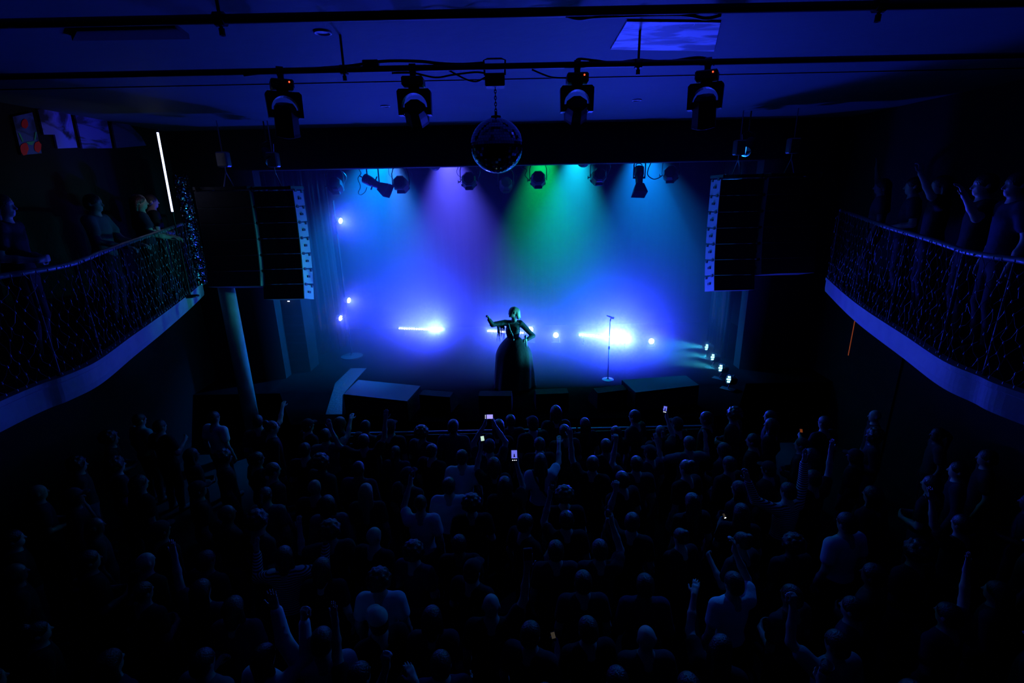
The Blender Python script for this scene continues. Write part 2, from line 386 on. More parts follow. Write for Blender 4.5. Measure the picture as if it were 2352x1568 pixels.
# ------------------------------------------------------------------ conventional lanterns on the front stage pipe
pipe_t = thing('lighting_pipe', 'black stage pipe just behind the header holding the lanterns', 'pipe', (0, SP_Y, SP_Z))
bm = NB(); add_tube(bm, [(-6.99, 0, 0), (6.99, 0, 0)], .026, 12); obj('pipe', bm, M['black_metal'], pipe_t, True)
pipe_b = thing('lighting_pipe', 'black pipe deeper over the stage where the coloured beams start', 'pipe', (0, 12.05, 6.8))
bm = NB(); add_tube(bm, [(-6.99, 0, 0), (6.99, 0, 0)], .026, 12); obj('pipe', bm, M['black_metal'], pipe_b, True)
def par_can(px, py, Y, label, yaw=0, pitch=-18, s=1.0):
    p = at_y(px, py, Y); top = SP_Z - p.z
    t = thing('par_can', label, 'stage light', p, (0, 0, R(yaw)), 'par cans on the front stage pipe')
    T = frame_matrix((0, 0, 0), (0, math.cos(R(pitch)), math.sin(R(pitch))))
    o8 = Matrix.Rotation(PI / 8, 4, 'Z')
    bm = NB(); add_lathe(bm, [(.06 * s, -.17), (.125 * s, -.165), (.16 * s, -.12), (.168 * s, -.03), (.168 * s, .16), (.15 * s, .16)], 8, T @ o8)
    add_box(bm, (.17 * s, .12, .06), (0, -.03, -.165 * s), bevel=.008)
    for a in range(8): add_box(bm, (.03, .05, .012), T @ o8 @ Matrix.Rotation(a * PI / 4, 4, 'Z') @ Vector((.168 * s, 0, .1)), (T @ o8 @ Matrix.Rotation(a * PI / 4, 4, 'Z')).to_3x3())
    obj('can', bm, M['black_metal'], t)
    bm = NB(); add_lathe(bm, [(.148 * s, .155), (.001, .15)], 16, T, cap=False); obj('lens', bm, M['glass'], t)
    bm = NB(); h = .40 * s; w = .185 * s
    add_tube(bm, [(-w, 0, -.02), (-w, 0, h * .55), (-w * .8, 0, h * .8), (-w * .4, 0, h * .93), (w * .4, 0, h * .93), (w * .8, 0, h * .8), (w, 0, h * .55), (w, 0, -.02)], .010, 6); obj('yoke', bm, M['black_metal'], t)
    bm = NB(); add_tube(bm, [(0, 0, h * .9), (0, 0, top)], .016, 8); add_box(bm, (.045, .06, .07), (0, 0, h * .93 + .06)); add_box(bm, (.05, .07, .09), (0, 0, top)); py_ = (12.05 if Y > 12 else SP_Y) - Y; pz_ = (6.8 if Y > 12 else SP_Z) - p.z; rz = Matrix.Rotation(-R(yaw), 3, 'Z'); add_tube(bm, [(0, 0, top), rz @ Vector((0, py_, pz_))], .016, 8); obj('clamp', bm, M['black_metal'], t)
    bm = NB(); add_tube(bm, [(-w - .05, 0, -.02), (-w, 0, -.02)], .012, 8); add_box(bm, (.012, .02, .07), (-w - .05, 0, -.02)); obj('knob', bm, M['black_metal'], t)
    bm = NB(); add_tube(bm, smooth_curve([(w, 0, .02), (w + .07, .02, h * .5), (w * .6, .02, h * .95), (.05, .02, top)], 5), .004, 5); obj('safety_cable', bm, M['steel'], t)
par_can(771, 426, 11.75, 'hazy par can at the left end above the side lamp', 12, -25)
par_can(921, 423, 11.3, 'par can just right of the white hot profile spot')
par_can(1077, 415, 11.3, 'par can left of mirror ball against violet haze', 3)
par_can(1236, 412, 11.3, 'par can against green haze right of mirror ball')
par_can(1375, 405, 11.3, 'par can against cyan haze left of right profile spot')
par_can(1540, 400, 11.55, 'par can turned outward at the right end of the row', -22, -15)
par_can(1162, 424, 12.4, 'faint par can deep in haze under mirror ball', 4, -20)
def profile_spot(px, py, Y, d, label, roll_x):
    p = at_y(px, py, Y); top = SP_Z - p.z
    t = thing('profile_spot', label, 'stage light', p, group='profile spots on the front stage pipe')
    T = frame_matrix((0, 0, 0), d, roll_x)
    bm = NB(); add_lathe(bm, [(.05, -.27), (.085, -.25), (.1, -.18), (.1, -.05), (.085, 0.0), (.075, .12), (.08, .2), (.07, .21)], 16, T)
    for k in range(5): add_lathe(bm, [(.09, -.24 + k * .035), (.108, -.235 + k * .035), (.108, -.228 + k * .035), (.09, -.223 + k * .035)], 16, T)
    obj('barrel', bm, M['black_metal'], t)
    bm = NB()
    a = [T @ Vector((sx * .085, sy * .085, .17)) for sx, sy in ((-1, -1), (1, -1), (1, 1), (-1, 1))]; b_ = [T @ Vector((sx * .15, sy * .15, .40)) for sx, sy in ((-1, -1), (1, -1), (1, 1), (-1, 1))]
    va = [bm.verts.new(v) for v in a]; vb = [bm.verts.new(v) for v in b_]
    for k in range(4): bm.faces.new((va[k], va[(k + 1) % 4], vb[(k + 1) % 4], vb[k]))
    bm.normal_update(); bmesh.ops.solidify(bm, geom=bm.faces[:], thickness=.006)
    obj('hood', bm, M['black_metal'], t)
    bm = NB(); add_tube(bm, [T @ Vector(v) for v in ((-.06, 0, -.25), (-.07, 0, -.31), (-.03, 0, -.345), (.03, 0, -.345), (.07, 0, -.31), (.06, 0, -.25))], .011, 8); obj('handle', bm, M['black_metal'], t)
    bm = NB(); w = .125; add_tube(bm, [(-w, 0, -.02), (-w, 0, .28), (-w * .75, 0, .35), (w * .75, 0, .35), (w, 0, .28), (w, 0, -.02)], .014, 8)
    add_tube(bm, [(-w - .01, 0, 0), (w + .01, 0, 0)], .02, 8); obj('yoke', bm, M['black_metal'], t)
    bm = NB(); add_tube(bm, [(0, 0, .35), (0, 0, top)], .018, 8); add_box(bm, (.05, .07, .09), (0, 0, top)); obj('clamp', bm, M['black_metal'], t)
    bm = NB(); add_tube(bm, [T @ Vector((0, .07, .02)), T @ Vector((0, .16, .02))], .014, 8); obj('knob', bm, M['black_metal'], t); bm = NB(); add_tube(bm, [T @ Vector((0, -.07, .0)), T @ Vector((0, -.16, .0))], .016, 8); obj('knob', bm, M['black_metal'], t)
profile_spot(858, 420, 11.3, (.82, -.25, -.42), 'profile spot tilted sideways in front of the white hot beam', (0, 1, 0))
profile_spot(1468, 408, 11.3, (-.06, -.45, -.85), 'profile spot pointing down with hooded end, right of centre', (1, 0, 0))
px_cable('black lamp cable with a knot left of the tilted profile spot', 11.3, [(824, 386), (829, 398), (822, 410), (828, 428), (823, 442), (829, 447), (838, 441), (843, 430)], .009)
px_cable('curving lamp cable right of the downward profile spot', 11.3, [(1495, 372), (1489, 388), (1488, 402), (1500, 411), (1512, 409), (1522, 402)], .011)
px_cable('wavy lamp cable left of par can in green haze', 11.3, [(1204, 380), (1197, 384), (1210, 390), (1206, 403), (1218, 415)], .009)
px_cable('short lamp cable looping left of second par can', 11.3, [(893, 383), (893, 398), (898, 406), (905, 412)], .005)
px_cable('lamp cable dangling between pipe and violet par can', 11.3, [(1053, 380), (1049, 393), (1053, 403), (1062, 408)], .006)
# LED lamps that throw the coloured beams
for (p, tg, c, w_, a_), lb in zip(OVERHEAD, ('far left beam lamp of white blue light', 'narrow blue beam lamp beside the white hot one', 'violet beam lamp above the stage left of mirror ball', 'green beam lamp above the stage', 'cyan beam lamp above the stage', 'pale blue beam lamp behind the right profile spot')):
    d = (Vector(tg) - Vector(p)).normalized(); T = frame_matrix(p, d)
    t = thing('led_wash_light', lb, 'stage light', (0, 0, 0), group='led wash lights over the stage')
    bm = NB(); add_lathe(bm, [(.05, -.26), (.1, -.25), (.12, -.2), (.125, -.03), (.115, -.03), (.105, -.06), (.001, -.07)], 18, T, cap=False); obj('housing', bm, M['black_metal'], t)
    bm = NB(); add_tube(bm, [T @ Vector((-.14, 0, -.12)), Vector(p) + Vector((-.14, 0, .2)), (p[0], 12.05, 6.8)], .012, 6); add_tube(bm, [T @ Vector((.14, 0, -.12)), Vector(p) + Vector((.14, 0, .2)), (p[0], 12.05, 6.8)], .012, 6); obj('yoke', bm, M['black_metal'], t)
for (p, tg), lb in zip(CROWD_LAMPS, ('snooted lamp hung above the left loudspeaker arrays, aimed at the crowd', 'snooted lamp hung above the right loudspeaker arrays, aimed at the crowd')):
    T = frame_matrix(p, Vector(tg) - Vector(p)); t = thing('crowd_spotlight', lb, 'stage light', (0, 0, 0), group='crowd spotlights above the arrays')
    bm = NB(); add_lathe(bm, [(.05, -.26), (.09, -.25), (.1, -.2), (.105, .14), (.1, .14), (.095, -.06), (.001, -.07)], 18, T, cap=False); obj('housing', bm, M['black_metal'], t)
    bm = NB(); a = Vector(p) + Vector((0, 0, .3)); add_tube(bm, [T @ Vector((-.12, 0, -.1)), a + Vector((-.12, 0, -.06)), a, a + Vector((.12, 0, -.06)), T @ Vector((.12, 0, -.1))], .012, 6); add_tube(bm, [a, (p[0], p[1], 6.63)], .014, 8); obj('yoke', bm, M['black_metal'], t)
# two lamp bodies that peek below the header
for px, py, lb in ((998, 376, 'dark lamp body peeking below the header left of violet beam'), (1340, 368, 'dark lamp body peeking below the header beside cyan beam')):
    p = at_y(px, py, 11.25); t = thing('flood_light', lb, 'stage light', p, group='flood lights peeking below the header')
    bm = NB(); add_lathe(bm, [(.05, -.12), (.12, -.09), (.17, .06), (.165, .14), (.1, .17)], 12, Euler((R(-40), R(15), 0)).to_matrix().to_4x4()); obj('housing', bm, M['black_metal'], t)
    bm = NB(); add_tube(bm, [(0, 0, .05), (0, 0, SP_Z - p.z)], .015, 8); obj('clamp', bm, M['black_metal'], t)

# ------------------------------------------------------------------ floor lights
bar_labels = ('led bar glowing at stage left behind the haze wedge', 'led bar glowing behind the singer', 'brightest led bar, right of the singer behind microphone stand')
for (a, b_, _p), lb in zip(BARS, bar_labels):
    a = Vector(a); b_ = Vector(b_); mid = (a + b_) / 2; L = (b_ - a).length; d = (b_ - a).normalized()
    t = thing('led_bar', lb, 'stage light', (mid.x, mid.y, STAGE_Z), (0, 0, math.atan2(d.y, d.x)), 'led bars along the back of the stage')
    h = mid.z - STAGE_Z
    bm = NB(); add_box(bm, (L + .06, .09, .11), (0, .06, h + .03), bevel=.01); obj('housing', bm, M['black_metal'], t)
    for s in (-1, 1):
        bm = NB(); add_box(bm, (.03, .2, .02), (s * L * .4, .05, .01)); add_box(bm, (.03, .02, h), (s * L * .4, .06, h / 2)); obj('foot', bm, M['black_metal'], t)
    N = 18
    for k in range(N):
        bm = NB(); bmesh.ops.create_uvsphere(bm, u_segments=10, v_segments=6, radius=.024, matrix=Matrix.Translation(((k + .5) / N * L - L / 2, -.03, h + .04))); obj('led', bm, M['led_violet'], t, True)
def round_lamp(name, p, d, r, label, grp, em, base_z=None, ring=False, cells=0):
    t = thing(name, label, 'stage light', (0, 0, 0), group=grp); T = frame_matrix(p, d)
    bm = NB(); add_lathe(bm, [(r * .4, -r * 1.6), (r * .85, -r * 1.4), (r, -r * .6), (r, 0.01), (r * .9, .012), (r * .88, -.01), (.001, -.012)], 20, T, cap=False); obj('housing', bm, M['black_metal'], t)
    if cells:
        for k in range(cells):
            a = 2 * PI * k / (cells - 1); c = (0, 0) if k == cells - 1 else (math.cos(a) * r * .56, math.sin(a) * r * .56)
            bm = NB(); add_lathe(bm, [(r * .2, .0), (r * .15, .012), (.001, .016)], 10, T @ Matrix.Translation((c[0], c[1], -.006)), cap=False); obj('led', bm, em, t, True)
    else:
        bm = NB(); add_lathe(bm, [(r * .86, .004), (r * .5, .014), (.001, .018)], 18, T, cap=False); obj('lens', bm, em, t, True)
    if base_z is not None:
        bm = NB(); x = T.to_3x3() @ Vector((1, 0, 0))
        for s in (-1, 1): add_tube(bm, [Vector(p) + x * s * (r + .02) - T.to_3x3() @ Vector((0, 0, r * .7)), Vector((p[0], p[1], base_z)) + x * s * (r + .01)], .012, 6)
        add_box(bm, (2 * r + .08, .16, .016), (p[0], p[1], base_z + .008), Matrix.Rotation(math.atan2(x.y, x.x), 3, 'Z')); obj('floor_bracket', bm, M['black_metal'], t)
    return t
for p, lb in zip(BLINDERS, ('round floor lamp glaring between the singer and the brightest led bar', 'round floor lamp glaring at the right end of the lit row', 'round floor lamp shining out behind the elbow of the singer')):
    round_lamp('floor_blinder', p + Vector((0, .03, 0)), (-p.x * .4, -12, 3.2), .08, lb, 'round floor lamps at the back of the stage', M['led_violet'], STAGE_Z)
for p, lb in zip(SIDES, ('high round side lamp on the boom at stage left', 'middle side lamp on the boom at stage left', 'small lowest side lamp on the boom at stage left')):
    round_lamp('side_light', p + Vector((0, .03, 0)), (2.0 - p.x, 9.5 - p.y, -.8), .075, lb, 'side lamps at stage left', M['led_violet'])
t = thing('boom_stand', 'black boom pole holding the three side lamps at stage left', 'stand', (SIDES[1].x - .12, 12.32, STAGE_Z))
bm = NB(); add_tube(bm, [(0, 0, 0), (0, 0, 4.0)], .024, 10); obj('pole', bm, M['black_metal'], t)
bm = NB(); add_lathe(bm, [(.28, 0), (.28, .03), (.05, .05), (.03, .09)], 20); obj('base', bm, M['black_metal'], t)
for p in SIDES:
    bm = NB(); add_tube(bm, [(0, 0, p.z - STAGE_Z), (p.x - t.location.x, .05 + p.y - 12.32, p.z - STAGE_Z)], .016, 8); obj('arm', bm, M['black_metal'], t)
for p, lb in zip(FLOORS, ('farthest of four teal led pars along the right stage edge', 'second farthest teal led par on the right stage edge', 'second nearest teal led par, with the brightest beam', 'nearest of the four teal led pars on the right stage edge')):
    round_lamp('led_par', p, Vector((-.97, -.05, .22)), .105, lb, 'teal led pars on the right stage edge', M['led_teal'], STAGE_Z, cells=7)

# ------------------------------------------------------------------ line arrays
def line_array(x_in, side, w, Y, ztop, n, hb, label, curve=14.0, depth=.5):
    """x_in: edge nearest the stage centre; side -1 hangs at the left"""
    cx = x_in + side * w / 2
    t = thing('line_array', label, 'loudspeaker', (cx, Y, ztop), group='hung loudspeaker arrays')
    z = 0.0; y = 0.0; a = 0.0
    for k in range(n):
        a = R(curve) * (k / max(1, n - 1)) ** 1.7
        rot = Matrix.Rotation(-a, 3, 'X')  # front tips downward
        c = Vector((0, y, z)) + rot @ Vector((0, depth / 2, -hb / 2))
        prof = [(-w / 2, 0), (w / 2, 0), (w / 2 - .02, depth), (-w / 2 + .02, depth)]
        bm = NB(); hh = hb / 2 - .004
        vs_ = add_prism(bm, prof, -hh, hh)
        T4 = Matrix.Translation(Vector((0, y, z)) + rot @ Vector((0, 0, -hb / 2))) @ rot.to_4x4()
        for v in vs_:
            if v.co.y > .2: v.co.z *= .97
        bmesh.ops.transform(bm, matrix=T4, verts=vs_)
        cab = obj('speaker_cabinet', bm, M['cabinet'], t)
        bm = NB(); add_box(bm, (w - .012, .02, hb - .01), T4 @ Vector((0, -.004, 0)), rot, bevel=.006); obj('grille', bm, M['grille'], cab)
        for s in (-1, 1):
            bm = NB(); add_box(bm, (.016, .09, .05), T4 @ Vector((s * (w / 2), .10, hb / 2)), rot); obj('rigging_plate', bm, M['black_metal'], cab); bm = NB(); add_box(bm, (.016, .07, .05), T4 @ Vector((s * (w / 2 - .01), .40, hb / 2 - .02)), rot); obj('rigging_plate', bm, M['black_metal'], cab)
            bm = NB(); add_box(bm, (.02, .12, .04), T4 @ Vector((s * (w / 2 - .004), .25, 0)), rot); obj('handle', bm, M['rubber'], cab)
        nx = rot @ Vector((0, 0, -hb)); y += nx.y; z += nx.z
    bm = NB()
    for s in (-1, 1): add_box(bm, (.05, depth + .1, .06), (s * (w / 2 - .04), depth / 2, .05), bevel=.005)
    add_box(bm, (w - .1, .05, .05), (0, .1, .05)); add_box(bm, (w - .1, .05, .05), (0, depth - .05, .05)); obj('rigging_frame', bm, M['black_metal'], t)
    bm = NB(); top = 6.63 - ztop
    add_tube(bm, [(0, .1, .07), (0, depth / 2, .33)], .012, 6); add_tube(bm, [(0, depth - .05, .07), (0, depth / 2, .33)], .012, 6); add_tube(bm, [(0, depth / 2, .33), (0, depth / 2, top)], .01, 6)
    obj('chain', bm, M['steel'], t)
    bm = NB(); add_box(bm, (.2, .16, .26), (0, depth / 2, .55), bevel=.02); obj('chain_hoist', bm, M['steel'], t)
ia = at_y(673, 437, 9.4); ib = at_y(722, 683, 9.4)
hb = (ia.z - ib.z) / 7
line_array(ia.x, -1, .78, 9.4, ia.z, 7, hb, 'inner left loudspeaker array with its lit side facing the stage')
oa = at_y(583, 437, 9.25); ob = at_y(600, 655, 9.25)
line_array(at_y(590, 540, 9.25).x, -1, 1.0, 9.25, oa.z, 6, (oa.z - ob.z) / 6, 'outer left loudspeaker array next to the balcony end')
ra = at_y(1656, 411, 9.4); rb = at_y(1640, 665, 9.4)
line_array(ra.x, 1, .78, 9.4, ra.z, 7, (ra.z - rb.z) / 7, 'inner right loudspeaker array with thin lit side')
line_array(ra.x + .80, 1, 1.0, 9.25, ra.z, 6, (oa.z - ob.z) / 6, 'outer right loudspeaker array lost in the dark')

# ------------------------------------------------------------------ stage dressing
def curtain(name, x0, y0, x1, y1, z0, z1, folds, amp, label):
    bm = NB(); n = folds * 10; a = Vector((x0, y0, 0)); b_ = Vector((x1, y1, 0)); d = (b_ - a).normalized(); nn = Vector((-d.y, d.x, 0)); rows = []
    for j in range(7):
        z = z0 + (z1 - z0) * j / 6
        rows.append([bm.verts.new(a.lerp(b_, i / n) + nn * amp * (math.sin(i / n * folds * 2 * PI) + .35 * math.sin(i * 1.7 + j * .4)) + Vector((0, 0, z))) for i in range(n + 1)])
    for j in range(6):
        for i in range(n): bm.faces.new((rows[j][i], rows[j][i + 1], rows[j + 1][i + 1], rows[j + 1][i]))
    bm.normal_update(); bmesh.ops.solidify(bm, geom=bm.faces[:], thickness=.012)
    return tag(obj(name, bm, M['back_cloth' if 'backdrop' in label else 'satin'], None, True), label, 'curtain')
curtain('stage_curtain', -5.55, 11.7, -4.75, 13.3, STAGE_Z + .01, 6.2, 7, .07, 'dark shiny curtain hanging in folds in the left wing')
curtain('stage_curtain', 5.6, 13.3, 5.3, 11.5, STAGE_Z + .01, 6.2, 7, .07, 'dark curtain hanging in folds in the right wing')
curtain('stage_curtain', -6.2, 11.35, -5.4, 11.45, STAGE_Z + .01, 5.8, 5, .06, 'narrow dark curtain behind the left loudspeakers')
curtain('stage_curtain', -6.8, 15.06, 6.8, 15.06, STAGE_Z + .01, 7.2, 40, .002, 'black backdrop curtain across the rear of the stage')

def corner_box(pts, ztop, label):
    q = [at_z(x, y, ztop) for x, y in pts]
    t = thing('subwoofer', label, 'loudspeaker', (q[0].x, q[0].y, STAGE_Z), group='subwoofers on the front corners of the stage')
    o = Vector((q[0].x, q[0].y))
    pl = [(p.x - o.x, p.y - o.y) for p in q]
    bm = NB(); add_prism(bm, pl, 0, ztop - STAGE_Z - .02); obj('cabinet', bm, M['wood_black'], t)
    bm = NB(); add_prism(bm, pl, ztop - STAGE_Z - .018, ztop - STAGE_Z); obj('top', bm, M['wood_top'], t)
    a, b_ = Vector((*pl[0], 0)), Vector((*pl[1], 0)); d = (b_ - a).normalized(); nn = Vector((d.y, -d.x, 0)); hh = ztop - STAGE_Z
    bm = NB(); add_box(bm, ((b_ - a).length - .08, .02, hh - .1), (a + b_) / 2 + nn * .012 + Vector((0, 0, hh / 2 - .01)), Matrix.Rotation(math.atan2(d.y, d.x), 3, 'Z')); obj('grille', bm, M['grille'], t)
corner_box([(789, 905), (935, 921), (966, 886), (823, 872)], 1.62, 'low black subwoofer with scuffed top at the front left stage corner')
corner_box([(1460, 901), (1606, 884), (1575, 862), (1428, 872)], 1.62, 'low black subwoofer at the front right stage corner')
def wedge(p, yaw, label):
    t = thing('stage_monitor', label, 'loudspeaker', (p.x, p.y, STAGE_Z), (0, 0, yaw), 'stage monitor wedges')
    M4 = Matrix(((0, 0, 1, 0), (1, 0, 0, 0), (0, 1, 0, 0), (0, 0, 0, 1)))
    bm = NB(); add_prism(bm, [(-.22, 0), (.22, 0), (.24, .08), (-.02, .36), (-.22, .34)], -.32, .32, M4); obj('cabinet', bm, M['wood_black'], t)
    bm = NB(); a = math.atan2(-.28, .26); add_box(bm, (.58, .34, .012), (0, .115, .225), Euler((a, 0, 0)).to_matrix()); obj('grille', bm, M['grille'], t)
wedge(at_z(1010, 935, STAGE_Z), R(-14), 'black monitor wedge on stage beside the left subwoofer')
wedge(at_z(1395, 925, STAGE_Z), R(14), 'black monitor wedge on stage beside the right subwoofer')
wedge(at_z(1140, 935, STAGE_Z), R(-3), 'black monitor wedge in front of the skirt of the singer')
wedge(at_z(1265, 930, STAGE_Z), R(3), 'black monitor wedge right of the singer at the stage lip')
mt_ = mat('painted_lit_floor', (.010, .010, .013), .5, spec=.3, bump=.5, bscale=25)  # paler colour puts a pool of light on the stage floor
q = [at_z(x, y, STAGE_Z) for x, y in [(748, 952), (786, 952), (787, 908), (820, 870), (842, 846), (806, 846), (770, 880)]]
bm = NB(); add_prism(bm, [(p.x, p.y) for p in q], STAGE_Z, STAGE_Z + .008); bmesh.ops.recalc_face_normals(bm, faces=bm.faces); tag(obj('lit_floor_patch', bm, mt_), 'patch of stage floor coloured paler as if lit, left of the left subwoofer', 'floor patch')
# microphone stand
mp_ = at_z(1396, 872, STAGE_Z); mt = at_y(1400, 737, mp_.y)
t = thing('microphone_stand', 'thin straight microphone stand in front of brightest led bar', 'stand', (mp_.x, mp_.y, STAGE_Z))
hh = mt.z - STAGE_Z
bm = NB(); add_lathe(bm, [(.13, 0), (.13, .015), (.03, .03), (.014, .06)], 24); obj('base', bm, M['black_metal'], t)
bm = NB(); add_tube(bm, [(0, 0, .03), (0, 0, hh * .55)], .013, 10); add_tube(bm, [(0, 0, hh * .55), (0, 0, hh)], .0095, 10); obj('pole', bm, M['steel'], t)
bm = NB(); add_tube(bm, [(0, 0, hh * .53), (0, 0, hh * .58)], .02, 10); obj('clutch', bm, M['rubber'], t)
bm = NB(); add_tube(bm, [(0, 0, hh), (.01, -.005, hh + .05), (.03, -.01, hh + .075)], .012, 8); obj('clip', bm, M['rubber'], t)
t = thing('microphone', 'black microphone clipped to the top of the straight stand', 'microphone', (mt.x + .02, mt.y, mt.z))
T = frame_matrix((0, 0, .09), (.75, -.3, -.25))
bm = NB(); add_lathe(bm, [(.010, -.09), (.016, .0), (.018, .03)], 12, T); obj('handle', bm, M['black_metal'], t, True)
bm = NB(); add_lathe(bm, [(.018, .028), (.027, .04), (.028, .06), (.018, .078), (.002, .083)], 14, T); obj('grille', bm, M['steel'], t, True)
# barrier in front of the stage
for k in range(6):
    x = -2.88 + k * 1.15
    t = thing('crowd_barrier', ['black barrier unit at the left end before the stage', 'barrier unit before the stage in front of left monitor wedge', 'barrier unit before the stage just left of centre', 'barrier unit before the stage just right of centre', 'barrier unit before the stage below microphone stand', 'black barrier unit at the right end before the stage'][k], 'barrier', (x, 8.0, 0), group='crowd barrier units before the stage')
    bm = NB(); add_tube(bm, [(-.56, 0, 1.17), (.56, 0, 1.17)], .022, 10); obj('top_rail', bm, M['steel'], t)
    bm = NB(); add_box(bm, (1.1, .02, 1.0), (0, 0, .62)); obj('panel', bm, M['black_metal'], t)
    for s in (-1, 1):
        bm = NB(); add_tube(bm, [(s * .52, .02, 1.17), (s * .52, .28, .02)], .018, 8); add_tube(bm, [(s * .52, 0, 1.17), (s * .52, 0, .0)], .018, 8); obj('leg', bm, M['black_metal'], t)
# side stage
p = at_z(640, 840, STAGE_Z)
t = thing('flight_case', 'black flight case at the left edge of stage under a red glowing block', 'case', (p.x, p.y, STAGE_Z), (0, 0, R(12)))
bm = NB(); add_box(bm, (.75, .5, .3), (0, 0, .19), bevel=.01); obj('case_body', bm, M['wood_black'], t)
bm = NB()
for sx in (-1, 1):
    for sy in (-1, 1): add_box(bm, (.03, .03, .31), (sx * .37, sy * .245, .19))
obj('corner_trim', bm, M['steel'], t)
for s in (-1, 1):
    for s2 in (-1, 1):
        bm = NB(); add_tube(bm, [(s * .3 - .015, s2 * .2, .025), (s * .3 + .015, s2 * .2, .025)], .025, 10); obj('caster', bm, M['rubber'], t)
t = thing('red_glow_block', 'red glowing block standing in for a red lit object on the flight case at stage left', 'lamp', (p.x, p.y - .05, STAGE_Z + .345), (0, 0, R(12)))  # added glowing block in place of something lit red, not a known lamp
bm = NB(); add_box(bm, (.42, .12, .10), (0, 0, .05), bevel=.015); obj('housing', bm, M['black_metal'], t)
bm = NB(); add_box(bm, (.38, .02, .075), (0, -.062, .055), bevel=.006); add_box(bm, (.38, .08, .012), (0, -.005, .102)); obj('lens', bm, M['red_glow'], t)
p = at_y(662, 692, 11.2)
t = thing('equipment_rack', 'tall equipment rack with one white indicator behind the left array', 'rack', (p.x, 11.5, STAGE_Z))
bm = NB(); add_box(bm, (.55, .55, p.z - STAGE_Z + .25), (0, .0, (p.z - STAGE_Z + .25) / 2 + .005), bevel=.01); obj('rack_body', bm, M['wood_black'], t)
bm = NB(); add_box(bm, (.05, .012, .022), (0, -.282, p.z - STAGE_Z)); obj('indicator_light', bm, M['white_dot'], t)['label'] = 'small white indicator light'
bm = NB()
for k in range(6): add_box(bm, (.48, .012, .05), (0, -.278, .3 + k * .22))
obj('rack_unit', bm, M['black_metal'], t)

